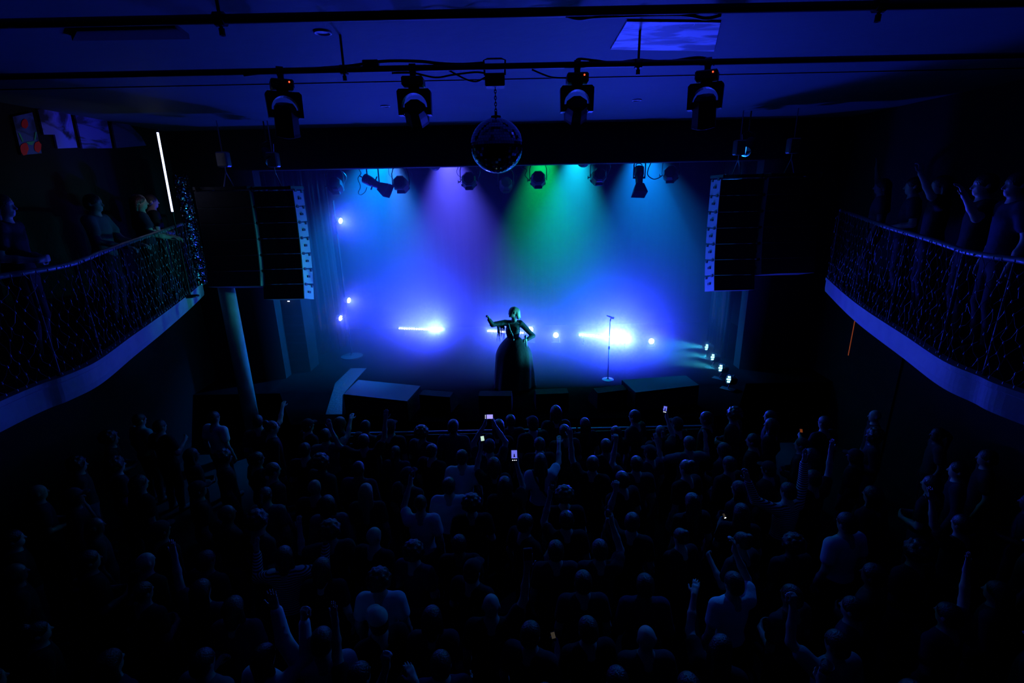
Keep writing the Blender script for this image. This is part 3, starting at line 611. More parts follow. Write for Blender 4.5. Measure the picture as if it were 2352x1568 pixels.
# ------------------------------------------------------------------ balconies
FAS = [(468, 638), (422, 679), (357, 727), (289, 774), (211, 829), (136, 863), (40, 898)]
FZ = 3.6
LW = [at_z(x, y, FZ) for x, y in FAS]
LW[0] = Vector((-6.6, 10.3, FZ))
RF = [(1905, 637), (1950, 676), (2000, 713), (2090, 770), (2180, 828), (2260, 862), (2352, 898)]
RW = [at_z(x, y, FZ) for x, y in RF]
LC = smooth_curve(LW + [Vector((-4.6, 2.6, FZ)), Vector((-5.2, 1.2, FZ))], 8)
RC = smooth_curve(RW + [Vector((4.6, 2.6, FZ)), Vector((5.2, 1.2, FZ))], 8)
def balcony(curve, side, nm):
    wall = side * 6.98
    bm = NB(); pl = [(p.x, p.y) for p in curve] + [(wall, curve[-1].y), (wall, curve[0].y)]
    if side < 0: pl = pl[::-1]
    add_prism(bm, pl, FZ - .26, FZ - .03); bmesh.ops.recalc_face_normals(bm, faces=bm.faces); struct('balcony_' + nm, bm, M['black_wall'])
    bm = NB(); rows = []
    n_ = []
    for i, p in enumerate(curve):
        a, b_ = curve[max(0, i - 1)], curve[min(len(curve) - 1, i + 1)]; d = (b_ - a).normalized(); n_.append(Vector((-d.y, d.x, 0)) * (1 if side < 0 else -1))
    sgn = 1 if (n_[10].x * side) < 0 else -1
    prof = [(.0, -.28), (.035, -.27), (.045, -.2), (.045, -.06), (.06, -.05), (.06, .0), (-.05, .0), (-.05, -.28)]
    for p, nn in zip(curve, n_): rows.append([bm.verts.new(p + nn * sgn * u + Vector((0, 0, w))) for u, w in prof])
    for i in range(len(rows) - 1):
        for k in range(len(prof)): bm.faces.new((rows[i][k], rows[i + 1][k], rows[i + 1][(k + 1) % len(prof)], rows[i][(k + 1) % len(prof)]))
    bmesh.ops.recalc_face_normals(bm, faces=bm.faces)
    struct('trim_' + ('1' if side < 0 else '2'), bm, M['plaster'])
    # railing
    z0, z1 = 4.86, 4.66
    zr = lambda i: z0 + (z1 - z0) * min(1, i / 30)
    t = thing('balcony_railing', 'railing along the curved %s balcony hung with a net of bulbs' % nm, 'railing', (0, 0, 0))
    bm = NB(); add_tube(bm, [Vector((p.x, p.y, zr(i))) for i, p in enumerate(curve)], .028, 10); obj('handrail', bm, M['rail'], t, True)
    for i in range(0, len(curve), 10):
        p = curve[i]; bm = NB(); add_tube(bm, [(p.x, p.y, FZ), (p.x, p.y, zr(i))], .018, 8); obj('post', bm, M['rubber'], t)
    # net of fairy lights
    rng = random.Random(5 if side < 0 else 9)
    t = thing('string_light_net', 'unlit net of small bulbs draped over the %s balcony railing' % nm, 'string lights', (0, 0, 0))
    ds = [0.0]
    for i in range(1, len(curve)): ds.append(ds[-1] + (curve[i] - curve[i - 1]).length)
    def on(s):
        for i in range(1, len(curve)):
            if ds[i] >= s or i == len(curve) - 1:
                f = (s - ds[i - 1]) / max(1e-6, ds[i] - ds[i - 1]); return curve[i - 1].lerp(curve[i], f), n_[i] * sgn, i - 1 + f
    ncol = int(ds[-1] / .115); nrow = 10; grid = {}
    for c_ in range(ncol):
        for r_ in range(nrow):
            s = (c_ + .5 * (r_ % 2)) * .115 + rng.uniform(-.025, .025); p, nn, fi = on(min(s, ds[-1]))
            z = FZ + .03 + (zr(fi) - FZ - .03) * (r_ + rng.uniform(-.15, .15) * (0 < r_ < nrow - 1)) / (nrow - 1)
            grid[c_, r_] = Vector((p.x, p.y, z)) + nn * (.045 + rng.uniform(-.012, .02))
    bm = NB()
    for c_ in range(ncol):
        for r_ in range(nrow - 1):
            for dc in ((0, 1) if r_ % 2 else (-1, 0)):
                q = grid.get((c_ + dc, r_ + 1))
                if q is None: continue
                a = grid[c_, r_]; m_ = (a + q) / 2 + Vector((rng.uniform(-.02, .02), rng.uniform(-.02, .02), rng.uniform(-.03, .01)))
                add_tube(bm, [a, m_, q], .0028, 4, cap=False)
    obj('net_wire', bm, M['wire'], t)
    me = None; bulbs = sorted(grid.values(), key=lambda p: -(p - Vector((0, 0, 5.3))).length if p.y < 3.6 else (p - Vector((0, 0, 5.3))).length)
    bulbs = [p for p in bulbs if p.y >= 3.6] + [p for p in bulbs if p.y < 3.6]
    for p in bulbs[:100]:
        if me is None:
            bm = NB(); add_lathe(bm, [(.001, -.017), (.006, -.013), (.008, -.005), (.005, .004), (.004, .012), (.001, .014)], 8); o = obj('bulb', bm, M['bulb'], t, True); me = o.data; o.location = p
        else:
            o = bpy.data.objects.new('bulb', me); COL.objects.link(o); o.parent = t; o.location = p
    bm = NB()
    for p in bulbs[100:]: add_lathe(bm, [(.001, -.017), (.006, -.013), (.008, -.005), (.005, .004), (.004, .012), (.001, .014)], 6, Matrix.Translation(p))
    obj('bulbs', bm, M['bulb'], t, True)['kind'] = 'stuff'
    return zr
ZR_L = balcony(LC, -1, 'left'); ZR_R = balcony(RC, 1, 'right')
# pillars
bm = NB(); add_tube(bm, [(-5.62, 9.55, 0), (-5.62, 9.55, 4.0)], .15, 24); pl_ = struct('pillar_left', bm, M['plaster'])
for q in pl_.data.polygons: q.use_smooth = len(q.vertices) == 4
gl = mat('glitter_tiles', (0.25, 0.3, 0.32), 0.25, metal=1.0)
nt = gl.node_tree; vo = nt.nodes.new('ShaderNodeTexVoronoi'); vo.inputs['Scale'].default_value = 45
bp = nt.nodes.new('ShaderNodeNormalMap'); bp.inputs['Strength'].default_value = .8
nt.links.new(nt.nodes['Texture Coordinate'].outputs['Object'], vo.inputs['Vector']); nt.links.new(vo.outputs['Color'], bp.inputs['Color']); nt.links.new(bp.outputs[0], nt.nodes['Principled BSDF'].inputs['Normal'])
gp = at_y(446, 560, 10.0)
bm = NB(); add_tube(bm, [(gp.x, 10.0, 3.62), (gp.x, 10.0, 5.75)], .13, 28); tag(obj('glitter_column', bm, gl, None, True), 'glittering tiled column at the stage end of the left balcony', 'column')
# LED tube standing on the balcony end
ta, tb = at_y(362, 304, 8.9), at_y(396, 486, 8.9)
t = thing('led_tube', 'thin bright white led tube upright at the end of left balcony', 'lamp', (0, 0, 0))
bm = NB(); add_tube(bm, [ta, tb], .0165, 10); obj('tube', bm, M['tube_white'], t, True)
bm = NB(); add_tube(bm, [ta, ta + (ta - tb).normalized() * .05], .024, 10); obj('end_cap', bm, M['black_metal'], t); bm = NB(); add_tube(bm, [tb, tb - (ta - tb).normalized() * .05], .024, 10); obj('end_cap', bm, M['black_metal'], t); bm = NB()
add_tube(bm, [tb - (ta - tb).normalized() * .05, (tb.x, tb.y, FZ)], .012, 8); obj('stand', bm, M['black_metal'], t); bm = NB(); add_lathe(bm, [(.14, 0), (.14, .02), (.02, .03)], 16, Matrix.Translation((tb.x, tb.y, FZ - .03))); obj('foot', bm, M['black_metal'], t)
_m = (ta + tb) / 2
spot('tube_lamp', _m + Vector((.05, 0, 0)), (-5.4, 8.9, 3.9), (.3, .35, 1), 1.2, 150, 1.0, .05)
# arched mural panels on the left wall
WX = -6.96
def mural(pts, m, label, extra=None):
    q = [at_x(x, y, WX) for x, y in pts]
    c = sum(q, Vector()) / len(q)
    t = thing('mural_panel', label, 'picture', (WX, c.y, c.z), group='picture panels on the left wall')
    bm = NB(); a = [bm.verts.new((.0, p.y - c.y, p.z - c.z)) for p in q]; b_ = [bm.verts.new((-.03, p.y - c.y, p.z - c.z)) for p in q]; n = len(q)
    bm.faces.new(a); bm.faces.new(b_[::-1])
    for k in range(n): bm.faces.new((a[k], b_[k], b_[(k + 1) % n], a[(k + 1) % n]))
    bmesh.ops.recalc_face_normals(bm, faces=bm.faces); obj('panel', bm, m, t)
    for nm, sh, mm in (extra or []):
        for s in sh:
            qq = [at_x(x, y, WX + .006) for x, y in s]; bm = NB(); a = [bm.verts.new((.004, p.y - c.y, p.z - c.z)) for p in qq]; bm.faces.new(a); bm.normal_update(); bmesh.ops.solidify(bm, geom=bm.faces[:], thickness=.004); obj(nm, bm, mm, t)
def blot(name, dark, light, scale, w):
    m = mat(name, light, 0.6); nt = m.node_tree; n1 = nt.nodes.new('ShaderNodeTexNoise'); n1.inputs['Scale'].default_value = scale; n1.inputs['Detail'].default_value = 5; n1.inputs['Distortion'].default_value = .8
    g = nt.nodes.new('ShaderNodeMapping'); g.inputs['Scale'].default_value = (1, 1, w)
    cr = nt.nodes.new('ShaderNodeValToRGB'); cr.color_ramp.elements[0].position = .42; cr.color_ramp.elements[0].color = (*dark, 1); cr.color_ramp.elements[1].position = .52; cr.color_ramp.elements[1].color = (*light, 1)
    nt.links.new(nt.nodes['Texture Coordinate'].outputs['Object'], g.inputs[0]); nt.links.new(g.outputs[0], n1.inputs[0]); nt.links.new(n1.outputs['Fac'], cr.inputs[0]); nt.links.new(cr.outputs[0], nt.nodes['Principled BSDF'].inputs['Base Color']); return m
def blob(x, y, rx, ry, n=14, j=.12, seed=1):
    rg = random.Random(seed); return [(x + rx * math.cos(2 * PI * k / n) * (1 + rg.uniform(-j, j)), y + ry * math.sin(2 * PI * k / n) * (1 + rg.uniform(-j, j))) for k in range(n)]
fl_red = mat('red_petals', (0.7, 0.02, 0.02), 0.6); fl_grn = mat('green_stems', (0.05, 0.4, 0.2), 0.6)
mural([(29, 268), (74, 258), (84, 300), (96, 352), (50, 356), (38, 306)], blot('mural_blue', (.02, .03, .10), (.06, .10, .38), 2.5, 1.5), 'narrow picture with red flower shapes at the left end of the row',
      [('flower', [blob(57, 284, 8, 11, seed=1), blob(56, 342, 9, 15, seed=2), blob(87, 337, 8, 13, seed=3)], fl_red), ('stem', [[(42, 305), (46, 306), (54, 324), (51, 326)], [(81, 303), (84, 303), (82, 320), (78, 322)], [(60, 326), (80, 324), (74, 333), (66, 332)]], fl_grn)])
mural([(87, 252), (108, 247), (158, 245), (178, 339), (133, 341), (126, 309), (101, 309)], blot('mural_sketch', (.02, .02, .06), (.14, .18, .75), 2.2, 1.2), 'stepped pale picture with dark blotches beside the flower picture')
mural([(168, 243), (239, 242), (258, 340), (190, 341)], blot('mural_bands', (.03, .04, .10), (.09, .12, .5), 1.6, 3.5), 'large banded picture panel, third along the left wall')
mural([(251, 250), (268, 259), (300, 288), (325, 314), (336, 334), (268, 340)], blot('mural_faint', (.02, .02, .06), (.05, .06, .25), 1.5, 1.5), 'curved faint picture panel at the right end of the row')
spot('picture_fill_light', (-5.0, 7.9, 5.3), (-6.95, 8.0, 6.3), (1.0, 0.45, 0.8), 9.0, 80, 1.0, .05)  # added unseen light on the wall pictures; it has no fixture
# door outlined by warm light on the right wall
da, db_, dc = at_x(1957, 797, 6.97), at_x(1963, 743, 6.97), at_x(1992, 741, 6.97)
zt = (db_.z + dc.z) / 2
bm = NB(); add_box(bm, (.03, abs(dc.y - db_.y) + 1.0, zt), (6.985, db_.y - .5 * (abs(dc.y - db_.y) + 1.0) , zt / 2)); struct('door_1', bm, M['black_wall'])
bm = NB(); add_box(bm, (.012, .012, .75), (6.962, db_.y, zt - .36)); add_box(bm, (.012, .75, .012), (6.962, db_.y - .37, zt)); struct('trim_3', bm, M['orange_leak'])
# ------------------------------------------------------------------ people: smooth bodies grown from blended limbs
def _cap(P, a, b, ra, rb):
    a = np.array(a, float); b = np.array(b, float); ab = b - a; L2 = max(1e-9, ab @ ab)
    d = P - a; t = np.clip((d @ ab) / L2, 0, 1)
    return np.sqrt(((d - t[..., None] * ab) ** 2).sum(-1)) - (ra + (rb - ra) * t)
def _ell(P, c, r, rot):
    d = P - np.array(c, float)
    if rot is not None: d = d @ np.array(rot, float)
    r = np.array(r, float)
    k0 = np.sqrt(((d / r) ** 2).sum(-1)); k1 = np.sqrt(((d / (r * r)) ** 2).sum(-1)) + 1e-9
    return k0 * (k0 - 1) / k1
def grow(els, h, clips=(), inflate=0.0):
    """els: ('c', a, b, ra, rb, k) limbs, ('e', centre, radii, k[, rot]) masses, ('s', centre, radii) hollows"""
    lo = np.full(3, 9.0); hi = -lo
    box = []
    for e in els:
        if e[0] == 'c': m = max(e[3], e[4]); l = np.minimum(e[1], e[2]) - m; u = np.maximum(e[1], e[2]) + m
        else: m = max(e[2]) if len(e) > 4 else np.array(e[2]); l = np.array(e[1]) - m; u = np.array(e[1]) + m
        g = inflate + .05; box.append((l - g, u + g))
        if e[0] != 's': lo = np.minimum(lo, l - inflate - 2.5 * h); hi = np.maximum(hi, u + inflate + 2.5 * h)
    n = np.ceil((hi - lo) / h).astype(int) + 1
    ax = [lo[i] + h * np.arange(n[i]) for i in range(3)]
    Fd = np.full(n, 1.0)
    for e, (l, u) in zip(els, box):
        i0 = np.maximum(0, np.floor((l - lo) / h).astype(int)); i1 = np.minimum(n, np.ceil((u - lo) / h).astype(int) + 1)
        if (i1 <= i0).any(): continue
        sl = tuple(slice(a, b) for a, b in zip(i0, i1))
        G = np.stack(np.meshgrid(*[ax[i][sl[i]] for i in range(3)], indexing='ij'), -1)
        A = Fd[sl]
        if e[0] == 'c': d = _cap(G, *e[1:5]) - inflate; k = e[5]
        elif e[0] == 'e': d = _ell(G, e[1], e[2], e[4] if len(e) > 4 else None) - inflate; k = e[3]
        else:
            d = -_ell(G, e[1], e[2], None); k = .008
            hh = np.maximum(k - np.abs(A - d), 0) / k; Fd[sl] = np.maximum(A, d) + hh * hh * k * .25; continue
        hh = np.maximum(k - np.abs(A - d), 0) / k
        Fd[sl] = np.minimum(A, d) - hh * hh * k * .25
    for c in clips: # half spaces kept where n.p < w
        nn, w = c
        Fd = np.maximum(Fd, (ax[0][:, None, None] * nn[0] + ax[1][None, :, None] * nn[1] + ax[2][None, None, :] * nn[2]) - w)
    return nets(Fd, lo, h)
def nets(Fd, lo, h):
    S = Fd < 0; n = np.array(Fd.shape)
    cnt = np.zeros(n - 1, int)
    for dx in (0, 1):
        for dy in (0, 1):
            for dz in (0, 1): cnt += S[dx:n[0] - 1 + dx, dy:n[1] - 1 + dy, dz:n[2] - 1 + dz]
    act = np.argwhere((cnt > 0) & (cnt < 8))
    vid = -np.ones(n - 1, int); vid[tuple(act.T)] = np.arange(len(act))
    pos = np.zeros((len(act), 3)); w = np.zeros(len(act))
    for axis in range(3):
        o1, o2 = [i for i in range(3) if i != axis]
        for u in (0, 1):
            for v in (0, 1):
                a = act.copy(); a[:, o1] += u; a[:, o2] += v; b = a.copy(); b[:, axis] += 1
                fa = Fd[tuple(a.T)]; fb = Fd[tuple(b.T)]; m = (fa < 0) != (fb < 0)
                t = np.where(m, fa / np.where(fa == fb, 1, fa - fb), 0)
                p = a.astype(float); p[:, axis] += t
                pos[m] += p[m]; w[m] += 1
    V = lo + h * pos / w[:, None]
    Q = []
    for axis in range(3):
        o1, o2 = [(1, 2), (2, 0), (0, 1)][axis]
        s0 = [slice(None)] * 3; s1 = [slice(None)] * 3
        s0[axis] = slice(0, n[axis] - 1); s1[axis] = slice(1, n[axis])
        A, B = S[tuple(s0)], S[tuple(s1)]
        e = np.argwhere(A != B)
        ok = (e[:, o1] > 0) & (e[:, o1] < n[o1] - 1) & (e[:, o2] > 0) & (e[:, o2] < n[o2] - 1); e = e[ok]
        q = []
        for u, v in ((-1, -1), (0, -1), (0, 0), (-1, 0)):
            c = e.copy(); c[:, o1] += u; c[:, o2] += v; q.append(vid[tuple(c.T)])
        q = np.stack(q, 1); flip = ~A[tuple(e.T)]; q[flip] = q[flip][:, ::-1]; Q.append(q)
    return V, np.concatenate(Q)
def mesh_of(name, VQ):
    V, Q = VQ; me = bpy.data.meshes.new(name)
    me.vertices.add(len(V)); me.vertices.foreach_set('co', V.astype('f').ravel())
    me.loops.add(len(Q) * 4); me.loops.foreach_set('vertex_index', Q.astype('i').ravel())
    me.polygons.add(len(Q)); me.polygons.foreach_set('loop_start', np.arange(0, len(Q) * 4, 4, dtype='i')); me.polygons.foreach_set('loop_total', np.full(len(Q), 4, 'i'))
    me.polygons.foreach_set('use_smooth', np.ones(len(Q), bool)); me.update(calc_edges=True); me.validate()
    return me
def v3(*a): return np.array(a, float)
def unit(a): a = np.array(a, float); return a / np.linalg.norm(a)

def hand_els(wr, d, nrm, curl, side, s=1.0, r=.0088):
    """wr wrist, d along the hand, nrm the way the palm faces; curl bends every finger towards the palm"""
    d = unit(d); nrm = np.array(nrm, float); nrm = unit(nrm - d * (nrm @ d)); lat = np.cross(d, nrm) * side
    E = [('c', wr, wr + d * .03, .026 * s, .026 * s, .02)]
    for q in (-.024, -.008, .008, .024): E.append(('c', wr + d * .03 * s + lat * q * .7 * s, wr + d * .085 * s + lat * q * s, .015 * s, .0135 * s, .012))
    for q, L in ((.029, .074), (.0105, .083), (-.0085, .078), (-.027, .06)):
        p = wr + d * .088 * s + lat * q * s; a = 0.0
        for f_, c in ((.45, .8), (.32, 1.15), (.23, .9)):
            a += curl * c; dd = math.cos(a) * d + math.sin(a) * nrm + lat * q * 1.2 * max(0, 1 - curl)
            p2 = p + unit(dd) * L * f_ * s; E.append(('c', p, p2, r * s, (r - .001) * s, .004)); p = p2
    p = wr + d * .028 * s + lat * .022 * s; dd = unit(d * .55 + lat * .75 + nrm * .25); p2 = p + dd * .04 * s
    E.append(('c', p, p2, .014 * s, .0115 * s, .01)); E.append(('c', p2, p2 + unit(d * .85 + lat * (.35 - .5 * min(1, curl)) + nrm * .5 * min(1, curl)) * .045 * s, .0105 * s, .009 * s, .004))
    return E
def head_els(turn=0.0):
    c, s_ = math.cos(turn), math.sin(turn)
    def q(x, y, z): return v3(c * x - s_ * y, s_ * x + c * y, z)
    rot = np.array([[c, -s_, 0], [s_, c, 0], [0, 0, 1]])
    E = [('c', v3(0, -.01, 1.40), q(0, .012, 1.53), .060, .052, .03),
         ('e', q(0, .012, 1.635), (.074, .092, .092), .02, rot), ('e', q(0, .035, 1.575), (.055, .062, .062), .035, rot), ('e', q(0, .075, 1.535), (.026, .022, .018), .02, rot),
         ('c', q(0, .098, 1.628), q(0, .118, 1.588), .008, .013, .012), ('e', q(0, .088, 1.645), (.045, .014, .010), .014, rot),
         ('s', q(.030, .103, 1.626), (.014, .013, .009)), ('s', q(-.030, .103, 1.626), (.014, .013, .009)),
         ('e', q(.030, .086, 1.626), (.012, .011, .011), .004, rot), ('e', q(-.030, .086, 1.626), (.012, .011, .011), .004, rot),
         ('e', q(0, .097, 1.562), (.023, .009, .005), .004, rot), ('e', q(0, .095, 1.552), (.019, .010, .006), .004, rot)]
    for s in (-1, 1): E += [('e', q(s * .076, .0, 1.615), (.010, .020, .032), .008, rot)]
    return E
TORSO = [('e', v3(0, -.005, 1.26), (.160, .110, .21), .05), ('e', v3(0, 0, 1.06), (.135, .100, .17), .06), ('e', v3(0, -.01, .93), (.165, .118, .14), .06),
         ('c', v3(-.14, -.01, 1.405), v3(.14, -.01, 1.405), .062, .062, .05), ('c', v3(0, -.02, 1.40), v3(0, -.01, 1.47), .075, .056, .05)]
def leg_els(stance=.1, step=0.0):
    E = []
    for s in (-1, 1):
        hp = v3(s * .085, -.005, .90); kn = v3(s * (stance), .02 + s * step, .49); an = v3(s * (stance + .01), -.03 + s * step, .085)
        E += [('c', hp, kn, .088, .056, .04), ('c', kn, kn * .5 + an * .5 + v3(0, -.012, .04), .055, .052, .02), ('c', kn * .5 + an * .5 + v3(0, -.012, .04), an, .052, .036, .02),
              ('c', an + v3(0, -.015, -.045), an + v3(s * .02, .15, -.052), .042, .034, .03)]
    return E
def shoe_els(stance=.1, step=0.0):
    E = []
    for s in (-1, 1):
        an = v3(s * (stance + .01), -.03 + s * step, .085); E += [('c', an + v3(0, -.02, -.035), an + v3(s * .02, .165, -.045), .046, .040, .03), ('c', an, an + v3(0, 0, .03), .05, .048, .02)]
    return E
def arm_els(s, el, wr): 
    sh = v3(s * .178, -.01, 1.405)
    return [('c', sh, sh * .4 + el * .6, .052, .047, .035), ('c', sh * .4 + el * .6, el, .047, .039, .02), ('c', el, el * .55 + wr * .45, .040, .038, .02), ('c', el * .55 + wr * .45, wr, .038, .025, .02)]
def sleeve_els(s, el, wr, long_):
    sh = v3(s * .172, -.01, 1.405)
    if long_: return [('c', sh, el, .060, .050, .035), ('c', el, el * .08 + wr * .92, .050, .036, .02)]
    return [('c', sh, sh * .45 + el * .55, .063, .060, .035)]
SKIN = [mat('skin_light', (0.55, 0.38, 0.30), 0.5, spec=0.4), mat('skin_tan', (0.38, 0.24, 0.17), 0.5, spec=0.4), mat('skin_dark', (0.14, 0.08, 0.055), 0.45, spec=0.45)]
HAIRM = [mat('hair_black', (0.012, 0.010, 0.010), 0.38, spec=0.6, bump=.5, bscale=70), mat('hair_brown', (0.06, 0.035, 0.02), 0.4, spec=0.5, bump=.5, bscale=70), mat('hair_fair', (0.38, 0.27, 0.14), 0.45, spec=0.5, bump=.5, bscale=70)]
CLO = {k: mat('cloth_' + k, c, .85, spec=.2, bump=.35, bscale=14) for k, c in dict(black=(.012, .012, .014), charcoal=(.035, .035, .04), navy=(.02, .025, .06), grey=(.14, .14, .15), white=(.75, .75, .76), cream=(.6, .55, .45), teal=(.04, .25, .25), denim=(.05, .07, .13), red=(.3, .03, .03)).items()}
st = mat('cloth_striped', (.5, .5, .5), .85); nt = st.node_tree; wv = nt.nodes.new('ShaderNodeTexWave'); wv.bands_direction = 'Z'; wv.inputs['Scale'].default_value = 12
cr = nt.nodes.new('ShaderNodeValToRGB'); cr.color_ramp.interpolation = 'CONSTANT'; cr.color_ramp.elements[0].color = (.02, .02, .025, 1); cr.color_ramp.elements[1].position = .5; cr.color_ramp.elements[1].color = (.65, .65, .66, 1)
nt.links.new(nt.nodes['Texture Coordinate'].outputs['Object'], wv.inputs[0]); nt.links.new(wv.outputs['Fac'], cr.inputs[0]); nt.links.new(cr.outputs[0], nt.nodes['Principled BSDF'].inputs['Base Color']); CLO['striped'] = st

# hair shapes shared by everyone whose head looks straight ahead
def hair_clip_face(): return ('s', v3(0, .14, 1.585), (.072, .085, .085))
HAIRS = {}
HAIRS['short'] = [('e', v3(0, .004, 1.648), (.084, .100, .094), .01), ('e', v3(0, -.03, 1.60), (.078, .07, .07), .02), hair_clip_face()]
HAIRS['bob'] = [('e', v3(0, .0, 1.648), (.090, .104, .096), .01), ('c', v3(.065, -.02, 1.63), v3(.075, -.01, 1.50), .035, .03, .03), ('c', v3(-.065, -.02, 1.63), v3(-.075, -.01, 1.50), .035, .03, .03), ('c', v3(0, -.055, 1.62), v3(0, -.06, 1.49), .06, .05, .03), hair_clip_face()]
HAIRS['long'] = [('e', v3(0, .0, 1.648), (.088, .102, .095), .01), ('c', v3(.06, -.03, 1.62), v3(.085, -.075, 1.30), .038, .028, .03), ('c', v3(-.06, -.03, 1.62), v3(-.085, -.075, 1.28), .038, .028, .03), ('c', v3(.0, -.06, 1.62), v3(.01, -.115, 1.25), .055, .04, .04), hair_clip_face()]
HAIRS['bun'] = [('e', v3(0, .004, 1.645), (.082, .099, .093), .01), ('e', v3(0, -.06, 1.735), (.042, .042, .036), .012), hair_clip_face()]
HAIRS['ponytail'] = [('e', v3(0, .004, 1.645), (.082, .099, .093), .01), ('c', v3(0, -.09, 1.67), v3(0, -.135, 1.60), .028, .032, .01), ('c', v3(0, -.135, 1.60), v3(.01, -.13, 1.36), .032, .014, .02), hair_clip_face()]
HAIRS['curly'] = [('e', v3(0, -.01, 1.65), (.118, .122, .112), .02)] + [('e', v3(.10 * math.cos(a) * math.cos(b), .105 * math.sin(a) * math.cos(b) - .01, 1.65 + .10 * math.sin(b)), (.03, .03, .03), .01) for b in (-.3, .25, .8, 1.3) for a in np.linspace(0, 6.28, 9)[:-1] + b] + [hair_clip_face()]
HAIRS['cap'] = [('e', v3(0, .004, 1.66), (.086, .102, .088), .01), ('e', v3(0, .115, 1.655), (.068, .07, .012), .012)]
HAIRS['brim_hat'] = [('e', v3(0, .004, 1.675), (.085, .1, .085), .01), ('e', v3(0, .005, 1.662), (.16, .17, .012), .02)]
HAIR_CLIPS = {'cap': [((0, 0, -1), -1.645)], 'brim_hat': [((0, 0, -1), -1.645)]}
hair_me = {k: mesh_of('hair', grow(v, .0095, HAIR_CLIPS.get(k, ()))) for k, v in HAIRS.items()}
hair_me['bald'] = None
# poses: per side (elbow, wrist, hand direction, palm normal, curl)
D = lambda s: (v3(s * .235, -.05, 1.13), v3(s * .245, .03, .88), v3(s * .03, .1, -1), v3(-s, .1, 0), .35)
FWD = lambda s: (v3(s * .235, -.03, 1.13), v3(s * .10, .20, 1.08), v3(-s * .8, .5, .1), v3(0, -1, 0), .4)
PHONE_UP = lambda s: (v3(s * .25, .14, 1.50), v3(s * .17, .27, 1.76), v3(-s * .1, .1, 1), v3(-s * .6, .5, 0), .55)
OVER = lambda s: (v3(s * .24, .12, 1.62), v3(s * .07, .22, 1.88), v3(-s * .25, .1, 1), v3(-s * .8, .3, 0), .6)
OPEN_UP = lambda s: (v3(s * .30, .08, 1.62), v3(s * .33, .14, 1.90), v3(s * .15, .15, 1), v3(0, 1, 0), .12)
OUT_UP = lambda s: (v3(s * .40, .10, 1.52), v3(s * .50, .16, 1.79), v3(s * .2, .2, 1), v3(0, 1, 0), .2)
FIST = lambda s: (v3(s * .30, .16, 1.55), v3(s * .24, .26, 1.83), v3(0, .1, 1), v3(0, 1, 0), 1.25)
POINT = lambda s: (v3(s * .30, .18, 1.48), v3(s * .34, .42, 1.66), v3(s * .1, .9, .35), v3(0, .2, -1), .15)
CUP = lambda s: (v3(s * .24, .02, 1.14), v3(s * .17, .24, 1.26), v3(-s * .3, .8, .4), v3(-s, .2, .1), .75)
RAIL = lambda s: (v3(s * .26, .10, 1.14), v3(s * .18, .34, 1.06), v3(-s * .1, 1, -.2), v3(0, -.1, -1), .5)
SWAY = lambda s: (v3(s * .36, .12, 1.30), v3(s * .38, .26, 1.52), v3(s * .1, .5, .9), v3(-s * .3, .5, -.4), .3)
POSES = {'down': (D, D), 'clasp': (FWD, FWD), 'phone_right': (D, PHONE_UP), 'phone_left': (PHONE_UP, D), 'phone_over': (OVER, OVER), 'hand_right': (D, OPEN_UP), 'hand_left': (OPEN_UP, D),
         'both_up': (OUT_UP, OPEN_UP), 'fist_left': (FIST, D), 'fist_right': (D, FIST), 'point_left': (POINT, D), 'point_right': (D, POINT), 'cup_right': (D, CUP), 'cup_left': (CUP, D), 'cup_high': (PHONE_UP, FWD), 'rail': (RAIL, RAIL), 'sway': (SWAY, D), 'sway_both': (SWAY, SWAY)}
body_me = {}; shirt_me = {}; trouser_me = {}; shoe_me = None; HANDPOS = {}
def pose_meshes(name):
    if name in body_me: return
    L, Rr = POSES[name]; E = list(TORSO) + head_els() + leg_els()
    hands = []
    for s, f_ in ((-1, L), (1, Rr)):
        el, wr, d, nn, cu = f_(s); E += arm_els(s, el, wr); E += hand_els(wr, d, nn, cu, -s)
        hands.append(wr + unit(d) * .085 + unit(nn) * .03)
    HANDPOS[name] = hands
    body_me[name] = mesh_of('person', grow(E, .0105))
    for lg in (False, True):
        S_ = [e for e in TORSO[:4]]
        for s, f_ in ((-1, L), (1, Rr)): el, wr, *_ = f_(s); S_ += sleeve_els(s, el, wr, lg)
        S_ = [tuple(e) for e in S_] + [('s', v3(0, .03, 1.515), (.074, .08, .06))]
        shirt_me[name, lg] = mesh_of('shirt', grow(S_, .0125, [((0, 0, -1), -.86)], .011))
tr = [TORSO[2]] + [e for i, e in enumerate(leg_els()) if i % 4 != 3]
trouser_mesh = mesh_of('trousers', grow(tr, .0125, [((0, 0, 1), 1.0), ((0, 0, -1), -.075)], .014))
shoe_mesh = mesh_of('shoes', grow(shoe_els(), .0105, [((0, 0, -1), .0)]))
def setm(o, m):
    if not o.data.materials: o.data.materials.append(m)
    o.material_slots[0].link = 'OBJECT'; o.material_slots[0].material = m
